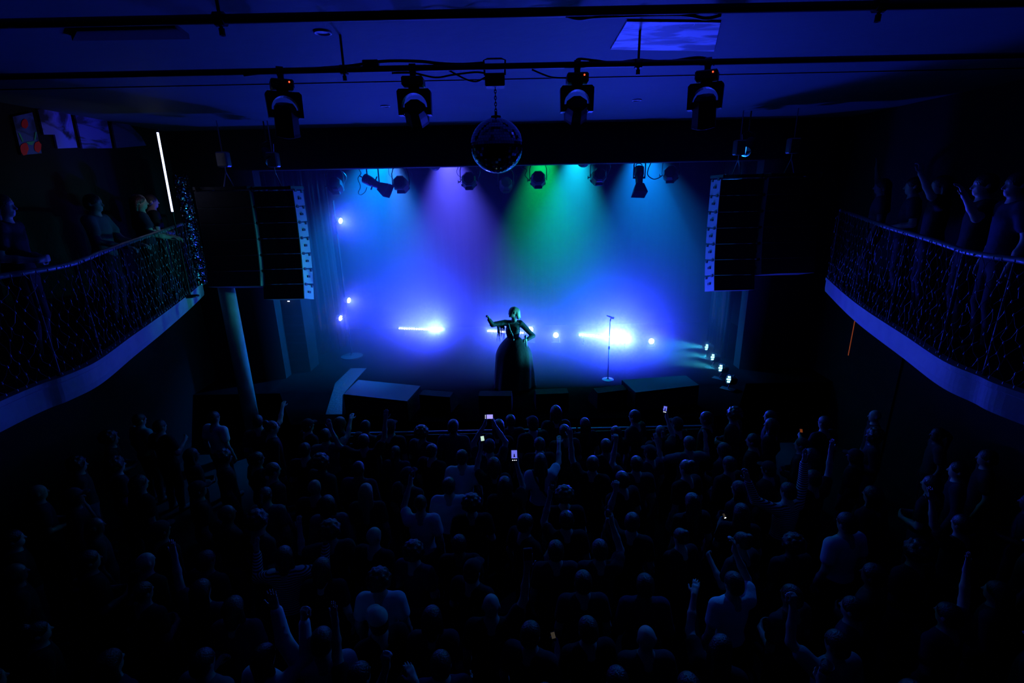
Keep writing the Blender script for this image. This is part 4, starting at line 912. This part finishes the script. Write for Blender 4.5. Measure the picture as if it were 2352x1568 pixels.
def person(pose, xy, z, yaw, label, hair='short', hm=0, skin=0, shirt='black', long_=False, legs='black', scale=1.0, group=None, lean=(0, 0)):
    pose_meshes(pose)
    o = bpy.data.objects.new('person', body_me[pose]); COL.objects.link(o)
    o.location = (xy[0], xy[1], z); o.rotation_euler = (lean[0], lean[1], yaw); o.scale = (scale * (.97 if hair in ('long', 'bob', 'bun', 'ponytail') else 1.03), scale, scale); setm(o, SKIN[skin])
    tag(o, label, 'person', group)
    parts = [('shirt', shirt_me[pose, long_], CLO[shirt]), ('trousers', trouser_mesh, CLO[legs]), ('shoes', shoe_mesh, CLO['charcoal'])]
    if hair in ('cap', 'brim_hat'): parts += [('hat', hair_me[hair], CLO['cream'] if hm == 2 else CLO['charcoal']), ('hair', hair_me['short'], HAIRM[0])]
    elif hair != 'bald': parts.append(('hair', hair_me[hair], HAIRM[hm]))
    for nm, me, m in parts:
        c = bpy.data.objects.new(nm, me); COL.objects.link(c); c.parent = o; setm(c, m)
        if nm == 'hair' and hair in ('cap', 'brim_hat'): c.scale = (.985, .985, .975); c.location = (0, 0, .02)
    return o
def hand_world(o, pose, side):
    return Matrix.LocRotScale(o.location, o.rotation_euler, o.scale) @ Vector(HANDPOS[pose][0 if side < 0 else 1])
PLACED = []
def free(x, y, r=.5):
    return all((x - a) ** 2 + (y - b) ** 2 > r * r for a, b in PLACED)
def settle(x, y, r=.47):
    """nearest spot with elbow room"""
    if free(x, y, r): PLACED.append((x, y)); return x, y
    for k in range(1, 90):
        a = k * 2.4; q = .05 + .007 * k; u, v = x + q * math.cos(a), y + q * math.sin(a)
        if v < 7.7 and free(u, v, r): PLACED.append((u, v)); return u, v
    PLACED.append((x, y)); return x, y
def by_head(px, py, pose, label, yaw=0.0, scale=1.0, **k):
    p = at_z(px, py, 1.74 * scale)
    return person(pose, settle(p.x, p.y), 0, yaw, label, scale=scale, **k)
def by_hand(px, py, pose, side, label, yaw=0.0, scale=1.0, **k):
    pose_meshes(pose); h = Euler((0, 0, yaw)).to_matrix() @ (Vector(HANDPOS[pose][0 if side < 0 else 1]) * scale)
    p = at_z(px, py, h.z)
    return person(pose, settle(p.x - h.x, p.y - h.y), 0, yaw, label, scale=scale, **k)
# ------------------------------------------------------------------ the singer
SP = at_z(1180, 890, STAGE_Z); SY = SP.y
def SW(px, py, dy=0.0):
    """picture point at the singer's distance (plus dy), as singer-local coordinates"""
    p = at_y(px, py, SY + dy); return v3(p.x - SP.x, p.y - SY, p.z - STAGE_Z)
neck = SW(1181, 737); headc = SW(1178, 717); wst = SW(1179, 782)
ht = headc[2]
shR, shL = SW(1158, 741, -.02), SW(1196, 742, .03)
elR, wrR = SW(1131, 745, -.22), SW(1123, 733, -.32)
elL, wrL = SW(1224, 771, .10), SW(1210, 780, -.16)
mid = (shR + shL) / 2
E = [('e', mid * .55 + wst * .45 + v3(0, .02, 0), (.145, .105, .19), .05), ('e', wst + v3(0, .02, .03), (.115, .09, .13), .05), ('e', wst + v3(0, .02, -.12), (.155, .115, .13), .05),
     ('c', shR * .8 + mid * .2, shL * .8 + mid * .2, .055, .055, .05), ('c', mid + v3(0, .0, .0), neck + v3(0, 0, .02), .055, .046, .03), ('c', neck, headc + v3(.01, 0, -.05), .046, .045, .03)]
for sx in (-.055, .055): E.append(('e', mid * .62 + wst * .38 + v3(sx, -.085, .0), (.06, .05, .06), .03))
# head turned to picture left, a little towards the camera
ty = R(68); f = v3(-math.sin(ty), -math.cos(ty), 0); sd = v3(-f[1], f[0], 0)
rot = np.stack([sd, f, v3(0, 0, 1)], 1)
def H(x, y, z): return headc + sd * x + f * y + v3(0, 0, z)
E += [('e', H(0, -.005, .02), (.074, .092, .092), .02, rot), ('e', H(0, .025, -.04), (.052, .060, .060), .035, rot), ('e', H(0, .068, -.085), (.024, .022, .018), .02, rot),
      ('c', H(0, .085, .012), H(0, .097, -.026), .006, .009, .01), ('e', H(0, .075, .03), (.042, .014, .010), .014, rot), ('s', H(.03, .09, .01), (.013, .012, .009)), ('s', H(-.03, .09, .01), (.013, .012, .009)),
      ('e', H(.03, .074, .01), (.012, .011, .011), .004, rot), ('e', H(-.03, .074, .01), (.012, .011, .011), .004, rot), ('e', H(0, .084, -.053), (.022, .010, .006), .004, rot), ('e', H(0, .081, -.064), (.018, .010, .007), .004, rot)]
for s in (-1, 1): E.append(('e', H(s * .074, -.01, 0), (.010, .02, .032), .008, rot))
for s, sh, el, wr in ((-1, shR, elR, wrR), (1, shL, elL, wrL)):
    E += [('c', sh, el, .048, .037, .03), ('c', el, el * .5 + wr * .5, .038, .034, .02), ('c', el * .5 + wr * .5, wr, .034, .023, .02)]
E += hand_els(wrR, v3(-.15, -.25, .8), v3(-.6, -.5, -.4), 1.05, 1, .92)
mic_c = SW(1208, 781, -.20); mic_d = unit(SW(1209, 798, -.20) - SW(1206, 768, -.20))
E += hand_els(wrL, v3(-.75, -.45, .05), v3(.2, -.6, -.1), 1.0, -1, .92)
for s in (-1, 1):
    hp = wst + v3(s * .08, .02, -.16); kn = v3(s * .10, -.02, .50); an = v3(s * .11, .03, .12)
    E += [('c', hp, kn, .085, .055, .04), ('c', kn, an, .054, .036, .03), ('c', an + v3(0, .02, -.07), an + v3(0, -.13, -.08), .036, .03, .03)]
sing = bpy.data.objects.new('person', mesh_of('person', grow(E, .0055))); COL.objects.link(sing); sing.location = (SP.x, SP.y, STAGE_Z); setm(sing, SKIN[0])
tag(sing, 'singer in black gown on stage, arm thrown out, microphone at the hip', 'person')
def part(name, els, m, h=.007, clips=(), infl=0.0, lab=None):
    c = bpy.data.objects.new(name, mesh_of(name, grow(els, h, clips, infl))); COL.objects.link(c); c.parent = sing; setm(c, m)
    if lab: c['label'] = lab
    return c
gown = mat('black_gown', (.015, .015, .018), .7, spec=.3, bump=.3, bscale=20)
top = [e for e in E[:8] if e[0] in 'ce'][:4] + E[6:8]
for s, sh, el, wr in ((-1, shR, elR, wrR), (1, shL, elL, wrL)): top += [('c', sh, el, .052, .043, .03), ('c', el, el * .06 + wr * .94, .043, .03, .02)]
part('dress_top', top + [('s', neck + v3(0, -.01, .045), (.07, .08, .06))], gown, .006, [((0, 0, -1), -(wst[2] - .04))], .009)
# full skirt: stacked rings with folds
bm = NB(); rings = []; nR = 22; nA = 72; z1 = wst[2] + .075
for i in range(nR):
    t_ = i / (nR - 1); z = z1 + (.02 - z1) * t_; rad = .135 + (.40 - .135) * (1 - (1 - min(1, t_ * 2.6)) ** 2) * .82 + .10 * t_
    rings.append([bm.verts.new((wst[0] * (1 - t_) + (rad * (1.0 + .05 * t_ * math.sin(9 * a + 2 * t_)) + .03 * math.sin(3 * a + 1) * t_) * math.cos(a), .02 + rad * .82 * (1.0 + .05 * t_ * math.sin(9 * a + 2 * t_)) * math.sin(a), z)) for a in [2 * PI * k / nA for k in range(nA)]])
for i in range(nR - 1):
    for k in range(nA): bm.faces.new((rings[i][k], rings[i + 1][k], rings[i + 1][(k + 1) % nA], rings[i][(k + 1) % nA]))
bm.normal_update(); bmesh.ops.solidify(bm, geom=bm.faces[:], thickness=.008); bmesh.ops.recalc_face_normals(bm, faces=bm.faces)
obj('skirt', bm, gown, sing, True)
hm_ = mat('fair_hair_strands', (.42, .34, .22), .35, spec=.6, bump=.6, bscale=60)
hr = [('e', H(0, -.018, .032), (.080, .095, .088), .01, rot), ('e', H(0, -.085, .0), (.07, .055, .085), .03, rot), ('c', H(.03, -.08, 0), H(.05, -.10, -.14), .045, .022, .03), ('c', H(-.03, -.09, 0), H(-.04, -.12, -.15), .05, .022, .03), ('c', H(0, -.11, .02), H(0, -.15, -.13), .05, .025, .03), ('s', H(0, .10, -.035), (.08, .085, .085))]
part('hair', hr, hm_, .0065, lab='shoulder length fair hair tied back')
bm = NB(); a = Vector(shR * .35 + mid * .65 + v3(-.02, -.115, .02)); pts = [a, Vector(SW(1172, 757, -.17)), Vector(SW(1178, 770, -.16)), Vector(SW(1180, 781, -.13))]
add_tube(bm, smooth_curve(pts, 5), .011, 8); obj('harness_strap', bm, mat('pale_strap', (.5, .5, .5), .4), sing, True)['label'] = 'thin pale strap across the chest'
bm = NB()
for k in range(26):
    rg = random.Random(k); p0 = Vector(shR * (1 - k / 40) + elR * (k / 40) + v3(0, -.02, -.045)); L = rg.uniform(.16, .36)
    add_tube(bm, [p0, p0 + Vector((rg.uniform(-.02, .02), 0, -L * .5)), p0 + Vector((rg.uniform(-.03, .03), rg.uniform(-.02, .02), -L))], [.006, .005, .002], 5)
obj('fringe', bm, gown, sing)['label'] = 'fringe hanging from the raised sleeve'
bm = NB()
for k in range(60):
    a = 2 * PI * k / 30; rr = .07 + .02 * (k // 30); c = Vector(neck) + Vector((rr * math.cos(a) * 1.25, rr * math.sin(a) - .01, -.02 - .022 * (k // 30) - .012 * math.sin(a)))
    bmesh.ops.create_uvsphere(bm, u_segments=7, v_segments=5, radius=.0075, matrix=Matrix.Translation(c))
obj('beaded_collar', bm, M['steel'], sing, True)
t = thing('microphone', 'silver microphone gripped upright at the hip of the singer', 'microphone', (SP.x, SP.y, STAGE_Z))
T = frame_matrix(mic_c, -mic_d)
bm = NB(); add_lathe(bm, [(.009, -.15), (.012, -.14), (.0165, .02), (.019, .05)], 14, T); obj('handle', bm, mat('silver_handle', (.5, .5, .52), .3, metal=.8), t, True)
bm = NB(); add_lathe(bm, [(.02, .05), (.026, .06), (.027, .085), (.02, .105), (.002, .112)], 14, T); obj('grille', bm, M['steel'], t, True)
# ------------------------------------------------------------------ handheld things
def screen_mat(name, col, strength, pattern=True):
    m = mat(name, (0.01, 0.01, 0.01), 0.2, emit=col, estr=strength); 
    return m
SCR = {'stage': screen_mat('screen_blue_video', (.18, .2, 1.0), .8), 'white': screen_mat('screen_white', (.7, 1.0, .8), .8), 'warm': screen_mat('screen_warm', (.5, .4, .3), .07), 'dark': mat('screen_dark', (.01, .01, .012), .1, spec=.6), 'violet': screen_mat('screen_violet', (.35, .3, 1.0), 1.2), 'orange': screen_mat('screen_orange', (.6, .12, .02), .25)}
M['phone_body'] = mat('phone_shell', (.03, .03, .035), .3, spec=.6)
M['clear_cup'] = mat('clear_plastic', (.6, .65, .7), .12, spec=.8); M['clear_cup'].node_tree.nodes['Principled BSDF'].inputs['Transmission Weight'].default_value = .85; M['clear_cup'].node_tree.nodes['Principled BSDF'].inputs['IOR'].default_value = 1.1
M['drink'] = mat('dark_drink', (.05, .02, .01), .15)
def phone(p, yaw, label, scr='stage', land=False, tilt=-25, s=1.0, extra=True, shell='phone_body'):
    """screen side faces -Y (back towards the holder)"""
    t = thing('phone', label, 'phone', p, (R(tilt), 0, yaw), group=None)
    w, h = (.15, .074) if land else (.074, .15); w *= s; h *= s
    bm = NB(); add_box(bm, (w, .009, h), bevel=.004, seg=2); obj('phone_body', bm, M[shell], t)
    sw, sh = (w * .66, h * .9) if land else (w * .9, h * .62)
    bm = NB(); add_box(bm, (sw, .002, sh), (0 if not land else .01, -.0052, 0 if land else h * .1)); obj('screen', bm, SCR[scr], t)['label'] = 'lit screen'
    if extra:
        for k in range(3):
            c = (-w * .28 + k * w * .28, -.0055, -h * .36) if not land else (-w * .40, -.0055, -h * .3 + k * h * .3)
            bm = NB(); add_lathe(bm, [(.006, 0), (.001, .001)], 10, frame_matrix(c, (0, -1, 0)), cap=False); obj('screen_button', bm, M['white_dot'], t)
        if scr == 'stage':  # tiny singer shown on the screen
            bm = NB(); add_prism(bm, [(-.012, -.03), (.012, -.03), (.006, -.006), (.008, .004), (.003, .008), (.003, .016), (-.003, .016), (-.003, .008), (-.008, .004), (-.006, -.006)], 0, .0012, frame_matrix((0, -.0064, h * .06), (0, -1, 0), (1, 0, 0))); obj('picture', bm, M['phone_body'], t)
    return t
def cup(p, label, tilt=(0, 0)):
    t = thing('plastic_cup', label, 'cup', p, (tilt[0], tilt[1], 0))
    bm = NB(); add_lathe(bm, [(.001, -.06), (.03, -.06), (.043, .058), (.046, .06), (.044, .063), (.041, .058), (.0285, -.057), (.001, -.057)], 22, cap=False); obj('cup', bm, M['clear_cup'], t, True)
    bm = NB(); add_lathe(bm, [(.001, -.055), (.028, -.055), (.034, .0), (.001, .0)], 18, cap=False); obj('drink', bm, M['drink'], t, True)
    return t

# ------------------------------------------------------------------ people one can tell apart (seen from behind unless said)
o = by_hand(1127, 962, 'phone_over', 1, 'person at the front holding a phone sideways overhead, below the singer', 0, shirt='charcoal', hair='short')
h = (hand_world(o, 'phone_over', -1) + hand_world(o, 'phone_over', 1)) / 2; phone(h + Vector((0, -.02, .05)), 0, 'phone held sideways filming the stage at the front of the crowd', 'violet', True, s=.95)
o = by_hand(1108, 1014, 'phone_left', -1, 'person in black holding up a small bright white phone', .1, shirt='black', hair='bob', hm=1)
h = hand_world(o, 'phone_left', -1); phone(h + Vector((0, -.02, .05)), .3, 'phone with bright white and green picture above dark heads', 'white', s=.72, extra=False)
o = by_hand(1181, 1046, 'phone_right', 1, 'person in black holding up a phone that films the singer', 0, shirt='black', hair='long', hm=0)
h = hand_world(o, 'phone_right', 1); phone(h + Vector((0, -.02, .05)), 0, 'upright phone whose blue screen shows the singer', 'stage', s=1.15)
o = by_hand(1527, 945, 'phone_right', 1, 'person near the right subwoofer filming with a phone', 0, shirt='charcoal', hair='ponytail', hm=1)
h = hand_world(o, 'phone_right', 1); phone(h + Vector((0, -.02, .05)), -.5, 'phone with a narrow blue screen near the right subwoofer', 'stage', s=.8)
o = by_hand(1210, 1285, 'hand_right', 1, 'person with a long bare arm stretched up gripping a dark phone', .0, shirt='black', hair='bald', skin=0)
h = hand_world(o, 'hand_right', 1); phone(h + Vector((0, -.02, .05)), .1, 'phone with dark screen and blue lit top edge on a raised arm', 'dark', s=1.15, extra=False, shell='ivory', tilt=-12)
o = by_hand(1272, 1466, 'cup_right', 1, 'person low in the crowd looking at a warm lit phone', -.4, shirt='charcoal', hair='short', hm=1)
h = hand_world(o, 'cup_right', 1); phone(h + Vector((-.01, -.02, .05)), .3, 'phone with dim warm screen near the bottom centre', 'warm', s=.55, tilt=-50, extra=False)
o = by_hand(1838, 995, 'cup_left', -1, 'person beneath the right balcony with a phone glowing orange', .3, shirt='black', hair='short')
h = hand_world(o, 'cup_left', -1); phone(h + Vector((0, -.02, .05)), -.2, 'phone glowing dim orange beneath the right balcony', 'orange', s=.6, tilt=-40, extra=False)
o = by_hand(1660, 1190, 'cup_left', -1, 'person holding a dim phone with gold specks, right of centre', -.2, shirt='black', hair='long', hm=1)
h = hand_world(o, 'cup_left', -1); phone(h + Vector((0, -.02, .05)), .4, 'phone with white and gold specks among hands right of centre', 'warm', s=.45, tilt=-45)
o = by_hand(1267, 1240, 'cup_right', 1, 'person whose phone shows as one bright white speck', -.9, shirt='black', hair='short')
h = hand_world(o, 'cup_right', 1); phone(h + Vector((0, -.02, .04)), -1.0, 'phone seen edge on as a bright speck right of centre', 'white', s=.5, tilt=-30, extra=False)
for px, py, sd, lb, lc, kw in ((947, 1092, -1, 'person in a white top with a hair bun raising a clear cup', 'clear cup with bright rim held up beside the hair bun of a white top', dict(shirt='white', hair='bun', hm=1, legs='denim')),
                          (1251, 1128, -1, 'person in black holding a clear cup high over dark heads', 'clear cup with a wide bright rim in the middle of crowd', dict(shirt='black', hair='short')),
                          (1397, 1182, 1, 'person holding a teal lit cup up right of centre', 'cup lit teal at the rim right of centre', dict(shirt='charcoal', hair='short', hm=1)),
                          (1895, 1545, -1, 'person at the bottom right with a cup rim catching blue light', 'cup with a blue rim near the bottom right corner', dict(shirt='black', hair='curly'))):
    ps = 'phone_left' if sd < 0 else 'phone_right'
    o = by_hand(px, py, ps, sd, lb, 0, **kw); cup(hand_world(o, ps, sd) + Vector((0, .0, .035)), lc, (.2, 0))
by_head(1060, 1034, 'down', 'person in a plain white t-shirt with broad lit shoulders, centre', 0, shirt='white', hair='short', hm=0)
sp_ = by_head(1241, 1042, 'point_right', 'person in a pale t-shirt with a dark bag strap across the back', .05, shirt='white', hair='long', hm=0, skin=0)
bm = NB(); add_tube(bm, smooth_curve([(-.11, .06, 1.45), (-.11, -.03, 1.478), (-.07, -.125, 1.38), (.04, -.14, 1.2), (.15, -.115, 1.02)], 5), .014, 6); obj('bag_strap', bm, M['rubber'], sp_, True)
by_head(1030, 1098, 'clasp', 'person in a white shirt behind the broad white t-shirt', 0, shirt='white', hair='short', hm=0)
by_head(838, 1112, 'down', 'person with long fair hair left of centre', 0, shirt='charcoal', hair='long', hm=2)
by_head(800, 1120, 'clasp', 'person in a grey top beside the long fair hair', .1, shirt='grey', hair='bob', hm=0, long_=True)
by_head(648, 1258, 'sway_both', 'person in a striped long sleeved top with dark bob hair', .15, shirt='striped', hair='bob', hm=0, long_=True)
by_head(868, 1312, 'down', 'person in a white t-shirt above the pale cap', 0, shirt='white', hair='curly', hm=1)
by_head(866, 1402, 'clasp', 'person in a pale peaked cap near the bottom, left of centre', .6, shirt='black', hair='cap', hm=2)
by_head(1488, 1444, 'clasp', 'bald person whose scalp catches the light, bottom right of centre', 0, shirt='charcoal', hair='bald', skin=0)
by_head(990, 1398, 'down', 'person with smooth dark hair and a bright gleam on top', 0, shirt='charcoal', hair='bob', hm=0)
by_head(1000, 1476, 'down', 'person in dark top directly behind the gleaming dark hair', .1, shirt='navy', hair='short', hm=1)
by_head(1112, 1370, 'clasp', 'person wearing a dark cap with a lit crown, bottom centre', -.5, shirt='black', hair='cap', hm=0)
by_head(1952, 1180, 'down', 'broad person in a white t-shirt alone on the dark right side', .25, shirt='white', hair='short', scale=1.06)
by_head(1690, 1318, 'phone_right', 'person in a pale shirt with one arm raised, right of centre', .2, shirt='white', hair='short', hm=1)
by_head(1815, 1110, 'both_up', 'person in striped sleeves with both arms raised on the right', .3, shirt='striped', hair='short', long_=True)
by_head(1930, 1455, 'fist_left', 'person in a teal shirt at the bottom right', .2, shirt='teal', hair='short')
by_head(735, 1448, 'hand_left', 'tall person in a loose white shirt at the bottom left', .2, shirt='white', hair='short', long_=True, scale=1.04)
by_head(640, 1470, 'fist_right', 'person in white long sleeves with one fist raised, bottom left', -.3, shirt='white', hair='bob', long_=True)
by_head(315, 950, 'down', 'person in a teal shirt standing under the left balcony', -.4, shirt='teal', hair='short')
by_head(487, 945, 'down', 'person in a pale shirt by the left pillar', -.3, shirt='white', hair='short')
by_head(362, 965, 'cup_right', 'person in black beneath the left balcony facing the stage', -.3, shirt='black', hair='short', skin=0)
by_head(1572, 995, 'sway_both', 'person in a pale top with shoulders lit near the right subwoofer', .1, shirt='grey', hair='short')
by_head(1303, 1130, 'down', 'person with rounded curly hair in the middle of the crowd', 0, shirt='black', hair='curly', hm=1)
by_head(1287, 1250, 'down', 'left one of two lit heads side by side, centre right', 0, shirt='charcoal', hair='short', hm=1)
by_head(1346, 1252, 'down', 'right one of two lit heads side by side, centre right', 0, shirt='charcoal', hair='short', hm=1)
by_head(740, 1124, 'down', 'person with a gleaming smooth head left of centre', 0, shirt='black', hair='bald', skin=1)
by_head(697, 1018, 'clasp', 'person with short hair lit in an arc near the left subwoofer', 0, shirt='black', hair='short', hm=1)
by_head(605, 1120, 'down', 'person in a grey t-shirt with lit shoulders at left', 0, shirt='grey', hair='ponytail', hm=0)
by_head(755, 1200, 'sway', 'person with curly hair and one arm swaying, left of centre', .2, shirt='charcoal', hair='curly', hm=1)
by_head(745, 985, 'point_right', 'person at the left front with a pale sleeve near the subwoofer', .2, shirt='grey', hair='short')
by_head(735, 1285, 'down', 'person with rounded bob left of the long raised arm', 0, shirt='black', hair='bob', hm=1)
by_head(530, 1375, 'clasp', 'person with round dark hair at the lower left', 0, shirt='navy', hair='bob', hm=1)
by_head(545, 1455, 'cup_left', 'person in a grey shirt at the lower left edge of crowd', -.2, shirt='grey', hair='short')
by_head(240, 1500, 'down', 'person with lit hair near the bottom left corner', -.3, shirt='navy', hair='bob', hm=1)
by_hand(725, 1360, 'hand_left', -1, 'person in black stretching a bare left arm up, lower left', -.45, shirt='black', hair='short')
by_hand(417, 1260, 'hand_left', -1, 'person with one thin arm raised high at the far left', -.1, shirt='navy', hair='long')
by_hand(905, 1395, 'fist_left', -1, 'person raising a loose hand beside the pale cap', -.4, shirt='black', hair='short')
by_hand(912, 1515, 'point_left', -1, 'person pointing a bare arm leftward at the bottom edge', .5, shirt='black', hair='long', hm=1)
by_hand(1312, 992, 'hand_left', -1, 'person with a thin bent arm raised towards the singer', -.3, shirt='black', hair='short')
by_hand(1418, 1108, 'fist_left', -1, 'person with a clenched fist raised right of the clear cup', -.4, shirt='black', hair='short')
by_hand(1415, 1000, 'fist_left', -1, 'person raising one hand before the right subwoofer', 0, shirt='charcoal', hair='short', hm=1)
by_hand(885, 950, 'both_up', 1, 'person with arms arched overhead in front of left subwoofer', .1, shirt='black', hair='short')
by_hand(1905, 1020, 'hand_right', 1, 'person with an arm up in the gloom under the right balcony', .2, shirt='black', hair='short')
by_hand(2135, 1130, 'hand_left', -1, 'person with a faint raised arm at the far right', .2, shirt='charcoal', hair='short')
by_hand(1595, 1350, 'point_left', -1, 'person reaching a bare arm to the right of pale shirt', -.6, shirt='black', hair='long')
by_hand(650, 930, 'point_right', 1, 'person reaching towards stage at the left front corner', .3, shirt='charcoal', hair='short')
by_head(1710, 1225, 'cup_left', 'person with a hair bun and one lifted hand, right of centre', .5, shirt='charcoal', hair='bun', hm=1)
by_head(2190, 1390, 'hand_right', 'person with one hand up near the lower right corner', .3, shirt='navy', hair='short')
by_head(1340, 1360, 'down', 'person with a tall round head at the lower centre right', .2, shirt='black', hair='short', hm=1)
by_head(1590, 1530, 'down', 'person with blue lit curve of hair at the bottom edge, right', .1, shirt='black', hair='bob', hm=1)
by_head(1420, 1540, 'clasp', 'person with flat dark hair at the bottom edge, right of centre', .1, shirt='navy', hair='short')
by_head(905, 1552, 'down', 'person at the bottom edge below the pale cap', 0, shirt='black', hair='bob', hm=1)

# ------------------------------------------------------------------ the rest of the crowd
rng = random.Random(21)
spots = []
for _try in range(9000):
    y = rng.uniform(2.35, 7.62); x = rng.uniform(-6.6, 6.6)
    if abs(x) > 1.0 + 1.02 * y + .3 and abs(x) > 4.2: continue
    if abs(x) > 4.6 and rng.random() < .6: continue
    if (x + 5.62) ** 2 + (y - 9.55) ** 2 < .5: continue
    if free(x, y, .50 + (.16 if abs(x) > 4.4 else 0)):
        PLACED.append((x, y)); spots.append((x, y))
    if len(spots) >= 150: break
hairs = ['short', 'short', 'short', 'bob', 'long', 'ponytail', 'curly', 'bun', 'cap', 'bald']
for i, (x, y) in enumerate(spots):
    if x < -4.2: lb, g = 'dark clothed person standing in the gloom under the left balcony', 'dark crowd under the left balcony'
    elif x > 4.2: lb, g = 'dark clothed person standing in the gloom under the right balcony', 'dark crowd under the right balcony'
    elif y > 5.2: lb, g = 'dark clothed person in the unlit front half of the crowd, arms lowered', 'dark crowd in the front half of the floor'
    else: lb, g = 'dark clothed person in the unlit rear half of the crowd, arms lowered', 'dark crowd in the rear half of the floor'
    person(rng.choice(['down', 'down', 'clasp']), (x, y), 0, -math.atan2(x, 10 - y) * -1 * .8 + rng.uniform(-.25, .25), lb, rng.choice(hairs), rng.choice([0, 0, 1]), rng.choice([0, 0, 1, 2]), rng.choice(['black', 'black', 'charcoal', 'navy', 'charcoal']), rng.random() < .35, rng.choice(['black', 'charcoal', 'denim']), rng.uniform(.94, 1.05), g)

# ------------------------------------------------------------------ people on the balconies
def on_balcony(px, py, Y, pose, label, yaw, **k):
    p = at_y(px, py, Y); s = k.pop('scale', 1.05)
    return person(pose, (p.x, p.y), FZ - .03, yaw, label, scale=s, **k)
on_balcony(203, 432, 7.0, 'rail', 'person in a pale shirt leaning over the left balcony rail', -1.35, shirt='grey', hair='short', hm=1)
on_balcony(312, 440, 8.3, 'rail', 'person in dark clothes beside the pale shirt on the left balcony', -1.0, shirt='navy', hair='long')
on_balcony(18, 530, 5.3, 'clasp', 'dark haired person cut off at the left picture edge on the balcony', -1.2, shirt='black', hair='bob', hm=1)
on_balcony(345, 462, 9.2, 'clasp', 'person half hidden beside the led tube on the left balcony', -.8, shirt='black', hair='short', hm=1)
on_balcony(2035, 392, 8.4, 'hand_right', 'person in a pale top with one arm up on the right balcony', .9, shirt='grey', hair='long', hm=1)
on_balcony(2105, 415, 7.2, 'clasp', 'person in dark clothes just behind the raised arm, right balcony', 1.0, shirt='navy', hair='short')
on_balcony(2165, 425, 6.5, 'phone_left', 'person lifting a bare forearm on the right balcony', 1.1, shirt='black', hair='bob', skin=0)
on_balcony(2262, 440, 5.6, 'sway', 'person in black near the middle of right balcony', 1.1, shirt='black', hair='short')
on_balcony(2335, 450, 5.0, 'down', 'person at the right picture edge on the balcony', 1.2, shirt='navy', hair='short')
